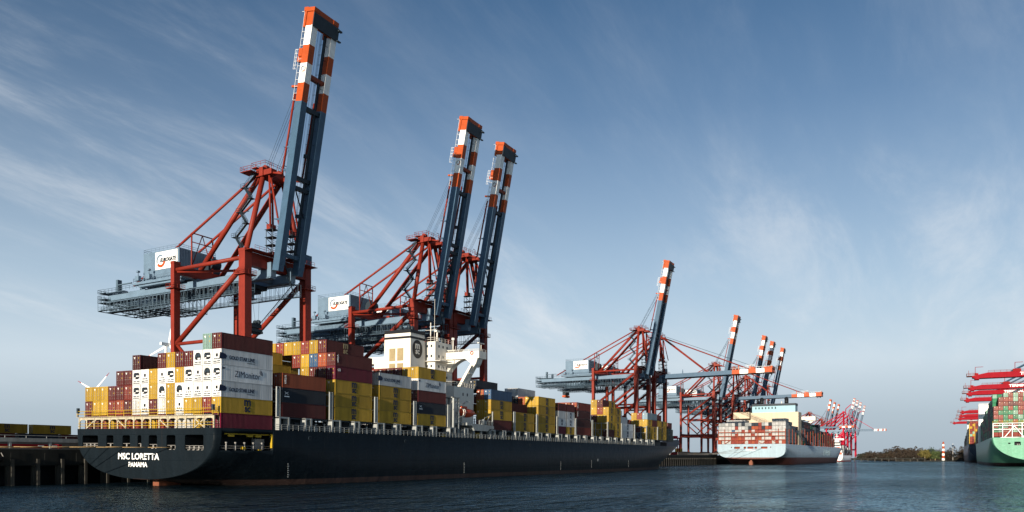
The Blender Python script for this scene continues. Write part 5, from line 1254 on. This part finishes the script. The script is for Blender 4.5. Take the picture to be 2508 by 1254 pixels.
# ------------------------------------------------------------------ far shore, wood, towers, wind turbines
g = MB(); g.prism([(1230, 60, -2), (1260, -130, -2), (1700, -700, -2), (6500, -3500, -2), (6500, 4500, -2), (2200, 200, -2)], (0, 0, 3.6)); structure(g.build('far_shore', M['concrete_dark']))
def wood():
    m = bpy.data.materials.new('wood_leaves'); m.use_nodes = True; nt = m.node_tree; N, L = nt.nodes, nt.links; b = N['Principled BSDF']; b.inputs['Roughness'].default_value = .8
    tc = N.new('ShaderNodeTexCoord'); no = N.new('ShaderNodeTexNoise'); no.inputs['Scale'].default_value = .035; no.inputs['Detail'].default_value = 3; L.new(tc.outputs['Object'], no.inputs['Vector'])
    tl = N.new('ShaderNodeBsdfTranslucent'); mxs = N.new('ShaderNodeMixShader'); mxs.inputs[0].default_value = .5; mo = [n for n in N if n.type == 'OUTPUT_MATERIAL'][0]
    L.new(b.outputs[0], mxs.inputs[1]); L.new(tl.outputs[0], mxs.inputs[2]); L.new(mxs.outputs[0], mo.inputs['Surface'])
    cr = N.new('ShaderNodeValToRGB'); L.new(no.outputs['Fac'], cr.inputs[0]); L.new(cr.outputs[0], tl.inputs['Color']); e = cr.color_ramp.elements
    e[0].position = .36; e[0].color = (.035,.038,.02,1); e[1].position = .66; e[1].color = (.075,.052,.032,1); k = e.new(.5); k.color = (.058,.042,.03,1); L.new(cr.outputs[0], b.inputs['Base Color'])
    rr = random.Random(77); w = MB()
    def clump(x, y, z0, rad, hgt, n):
        for i in range(n):
            a, b_ = rr.uniform(0, 6.28), rr.random(); q = rr.random()**.5; zz = rr.random()
            k_ = (1-(2*zz-.9)**2*.8)**.5 if zz > .4 else .95
            p = Vector((x+rad*q*k_*math.cos(a), y+rad*q*k_*math.sin(a), z0+hgt*zz)); s = rr.uniform(.4, .95)
            u = Vector((rr.gauss(0,1), rr.gauss(0,1), rr.gauss(0,1))).normalized(); v = u.orthogonal().normalized(); t = u.cross(v)
            w.add([p+v*s, p+t*s, p-v*s*.9, p-t*s], [(0,1,2,3)], 0)
    for i in range(330):
        t = rr.random(); x0, y0 = 1262+260*rr.random()**2, -190+280*t
        d = rr.uniform(0, 110); x = x0+30+d; y = y0
        clump(x, y+18+(x-1262)*.12, 1.4, rr.uniform(4.5, 8.5), (rr.uniform(8, 15)+d*.07)*(.88+.22*math.sin(y0*.07)+.12*math.sin(y0*.19+1)), 230)
    o = w.build('wooded_shore', m); o['kind'] = 'stuff'; o['label'] = 'brown autumn wood along the far shore'; o['category'] = 'wood'
wood()
def shore_tree(x, y, h, rad, col, label):
    r = thing('tree', label, 'tree', (x, y, 1.5), 0, 'bushy trees on the far shore'); rr = random.Random(int(x+y*3))
    g = MB(); g.tube((0,0,0), (0,0,h*.45), .6, 8, 0, .35)
    for i in range(5): a = i*1.3; g.tube((0,0,h*.25), (rad*.6*math.cos(a), rad*.6*math.sin(a), h*.6), .25, 6, 0, .1)
    g.build('trunk', M['tan'], r); w = MB()
    for c in range(14):
        ca, cr_ = rr.uniform(0, 6.28), rad*.7*rr.random()**.5; cx, cy, cz = cr_*math.cos(ca), cr_*math.sin(ca), h*rr.uniform(.28, .85)
        for i in range(90):
            p = Vector((cx+rr.gauss(0, rad*.2), cy+rr.gauss(0, rad*.2), cz+rr.gauss(0, h*.09))); u = Vector((rr.gauss(0,1), rr.gauss(0,1), rr.gauss(0,1))).normalized(); v = u.orthogonal().normalized(); t = u.cross(v); s = rr.uniform(.4, .9)
            w.add([p+v*s, p+t*s, p-v*s, p-t*s], [(0,1,2,3)])
    w.build('crown', paint('crown_leaves', col, .8, .4, .4), r)
shore_tree(1250, 25, 16, 9, (.13,.11,.03), 'yellowish bushy tree on the far shore left of the striped tower')
shore_tree(1252, 12, 13, 8, (.06,.085,.03), 'green bushy tree on the far shore just left of the striped tower')
shore_tree(1264, 18, 19, 8, (.05,.075,.055), 'dark grey-green taller tree behind the yellowish one on the far shore')
def beacon():
    r = thing('beacon_tower', 'red and white striped round light tower on the far shore', 'lighthouse', (1240, 2.0, 1.4))
    for i in range(7):
        a, b = 3.3*i, 3.3*(i+1); g = MB(); ra, rb = 2.0-.09*i, 2.0-.09*(i+1); g.tube((0,0,a), (0,0,b), ra, 16, 0, rb); g.build('band', M['white'] if i % 2 == 0 else M['orange'], r)
    g = MB(); g.tube((0,0,23.1), (0,0,23.4), 2.1, 16); g.tube((0,0,23.4), (0,0,25.2), 1.1, 12); g.tube((0,0,25.2), (0,0,26.4), 1.3, 12, 0, .1); g.build('lantern', M['orange'], r)
    r = thing('radar_mast', 'slim grey mast with a white head on the far shore', 'mast', (1300, -10.0, 1.4))
    g = MB(); g.tube((0,0,0), (0,0,21), .7, 10, 0, .45); g.build('pole', M['steel'], r); g = MB(); g.tube((0,0,21), (0,0,22.5), 1.5, 12, 0, 1.7); g.box((-2.2,-2.2,20.6), (2.2,2.2,21)); g.tube((0,0,22.5), (0,0,24), .5, 8); g.build('head', M['white'], r)
    r = thing('pier', 'low dark timber pier in front of the far wood', 'pier', (1225, 75, 0))
    g = MB(); g.box((-2, -52, 3.2), (2, 60, 4.6)); g.build('deck', M['concrete_dark'], r)
    for i in range(13): g = MB(); g.box((-1.5, -51+i*9, -2), (-.6, -50+i*9, 3.2)); g.build('pile', M['pile'], r)
    for i in range(4): g = MB(); g.box((-1, -38+i*22+i*i, 4.6), (.5, -36+i*22+i*i, 5.6)); g.build('pier_hut', M['concrete'], r)
beacon()
def turbine(x, y, hub, Lb, ang, label, rot):
    r = thing('wind_turbine', label, 'wind turbine', (x, y, QZ), 0, 'white wind turbines far behind the quay')
    g = MB(); g.tube((0,0,0), (0,0,hub-QZ-1), 2.6, 16, 0, 1.4); g.build('tower', M['white'], r)
    g = MB(); zz = hub-QZ; d = Vector((math.cos(rot), math.sin(rot), 0)); t = Vector((-d.y, d.x, 0))
    g.bar(tuple(-d*3+Vector((0,0,zz))), tuple(d*7+Vector((0,0,zz))), 3, 3); g.build('nacelle', M['white'], r)
    g = MB(); c = Vector((0,0,zz))-d*4.2; g.tube(c+d*1.2, c-d*1.2, 1.7, 12, 0, .8); g.build('hub', M['white'], r)
    for k in range(3):
        a = R(ang+120*k); u = t*math.cos(a)+Vector((0,0,math.sin(a))); n = u.cross(d)
        g = MB()
        st = [(0, 1.4, .9), (.12, 3.2, .7), (.35, 2.4, .5), (.8, 1.3, .3), (.86, 1.15, .28), (1, .5, .15)]
        for (f0, w0, h0), (f1, w1, h1) in zip(st, st[1:]):
            p, q = c+u*Lb*f0, c+u*Lb*f1; vs = []
            for cc, ww, hh in ((p, w0, h0), (q, w1, h1)): vs += [cc-n*ww/2-d*hh/2, cc+n*ww/2-d*hh/2, cc+n*ww/2+d*hh/2, cc-n*ww/2+d*hh/2]
            g.add(vs, [(3,2,1,0),(4,5,6,7),(0,1,5,4),(1,2,6,5),(2,3,7,6),(3,0,4,7)], 1 if f0 >= .8 else 0)
        g.build('blade', [M['white'], M['red_bright']], r)
turbine(592, 787, 136.6, 43, 78, 'white wind turbine behind the nearest crane, a red banded blade pointing left', R(182))
turbine(734, 1149, 108.7, 44, 37, 'white wind turbine with two blades in a V above the stern containers', R(182))
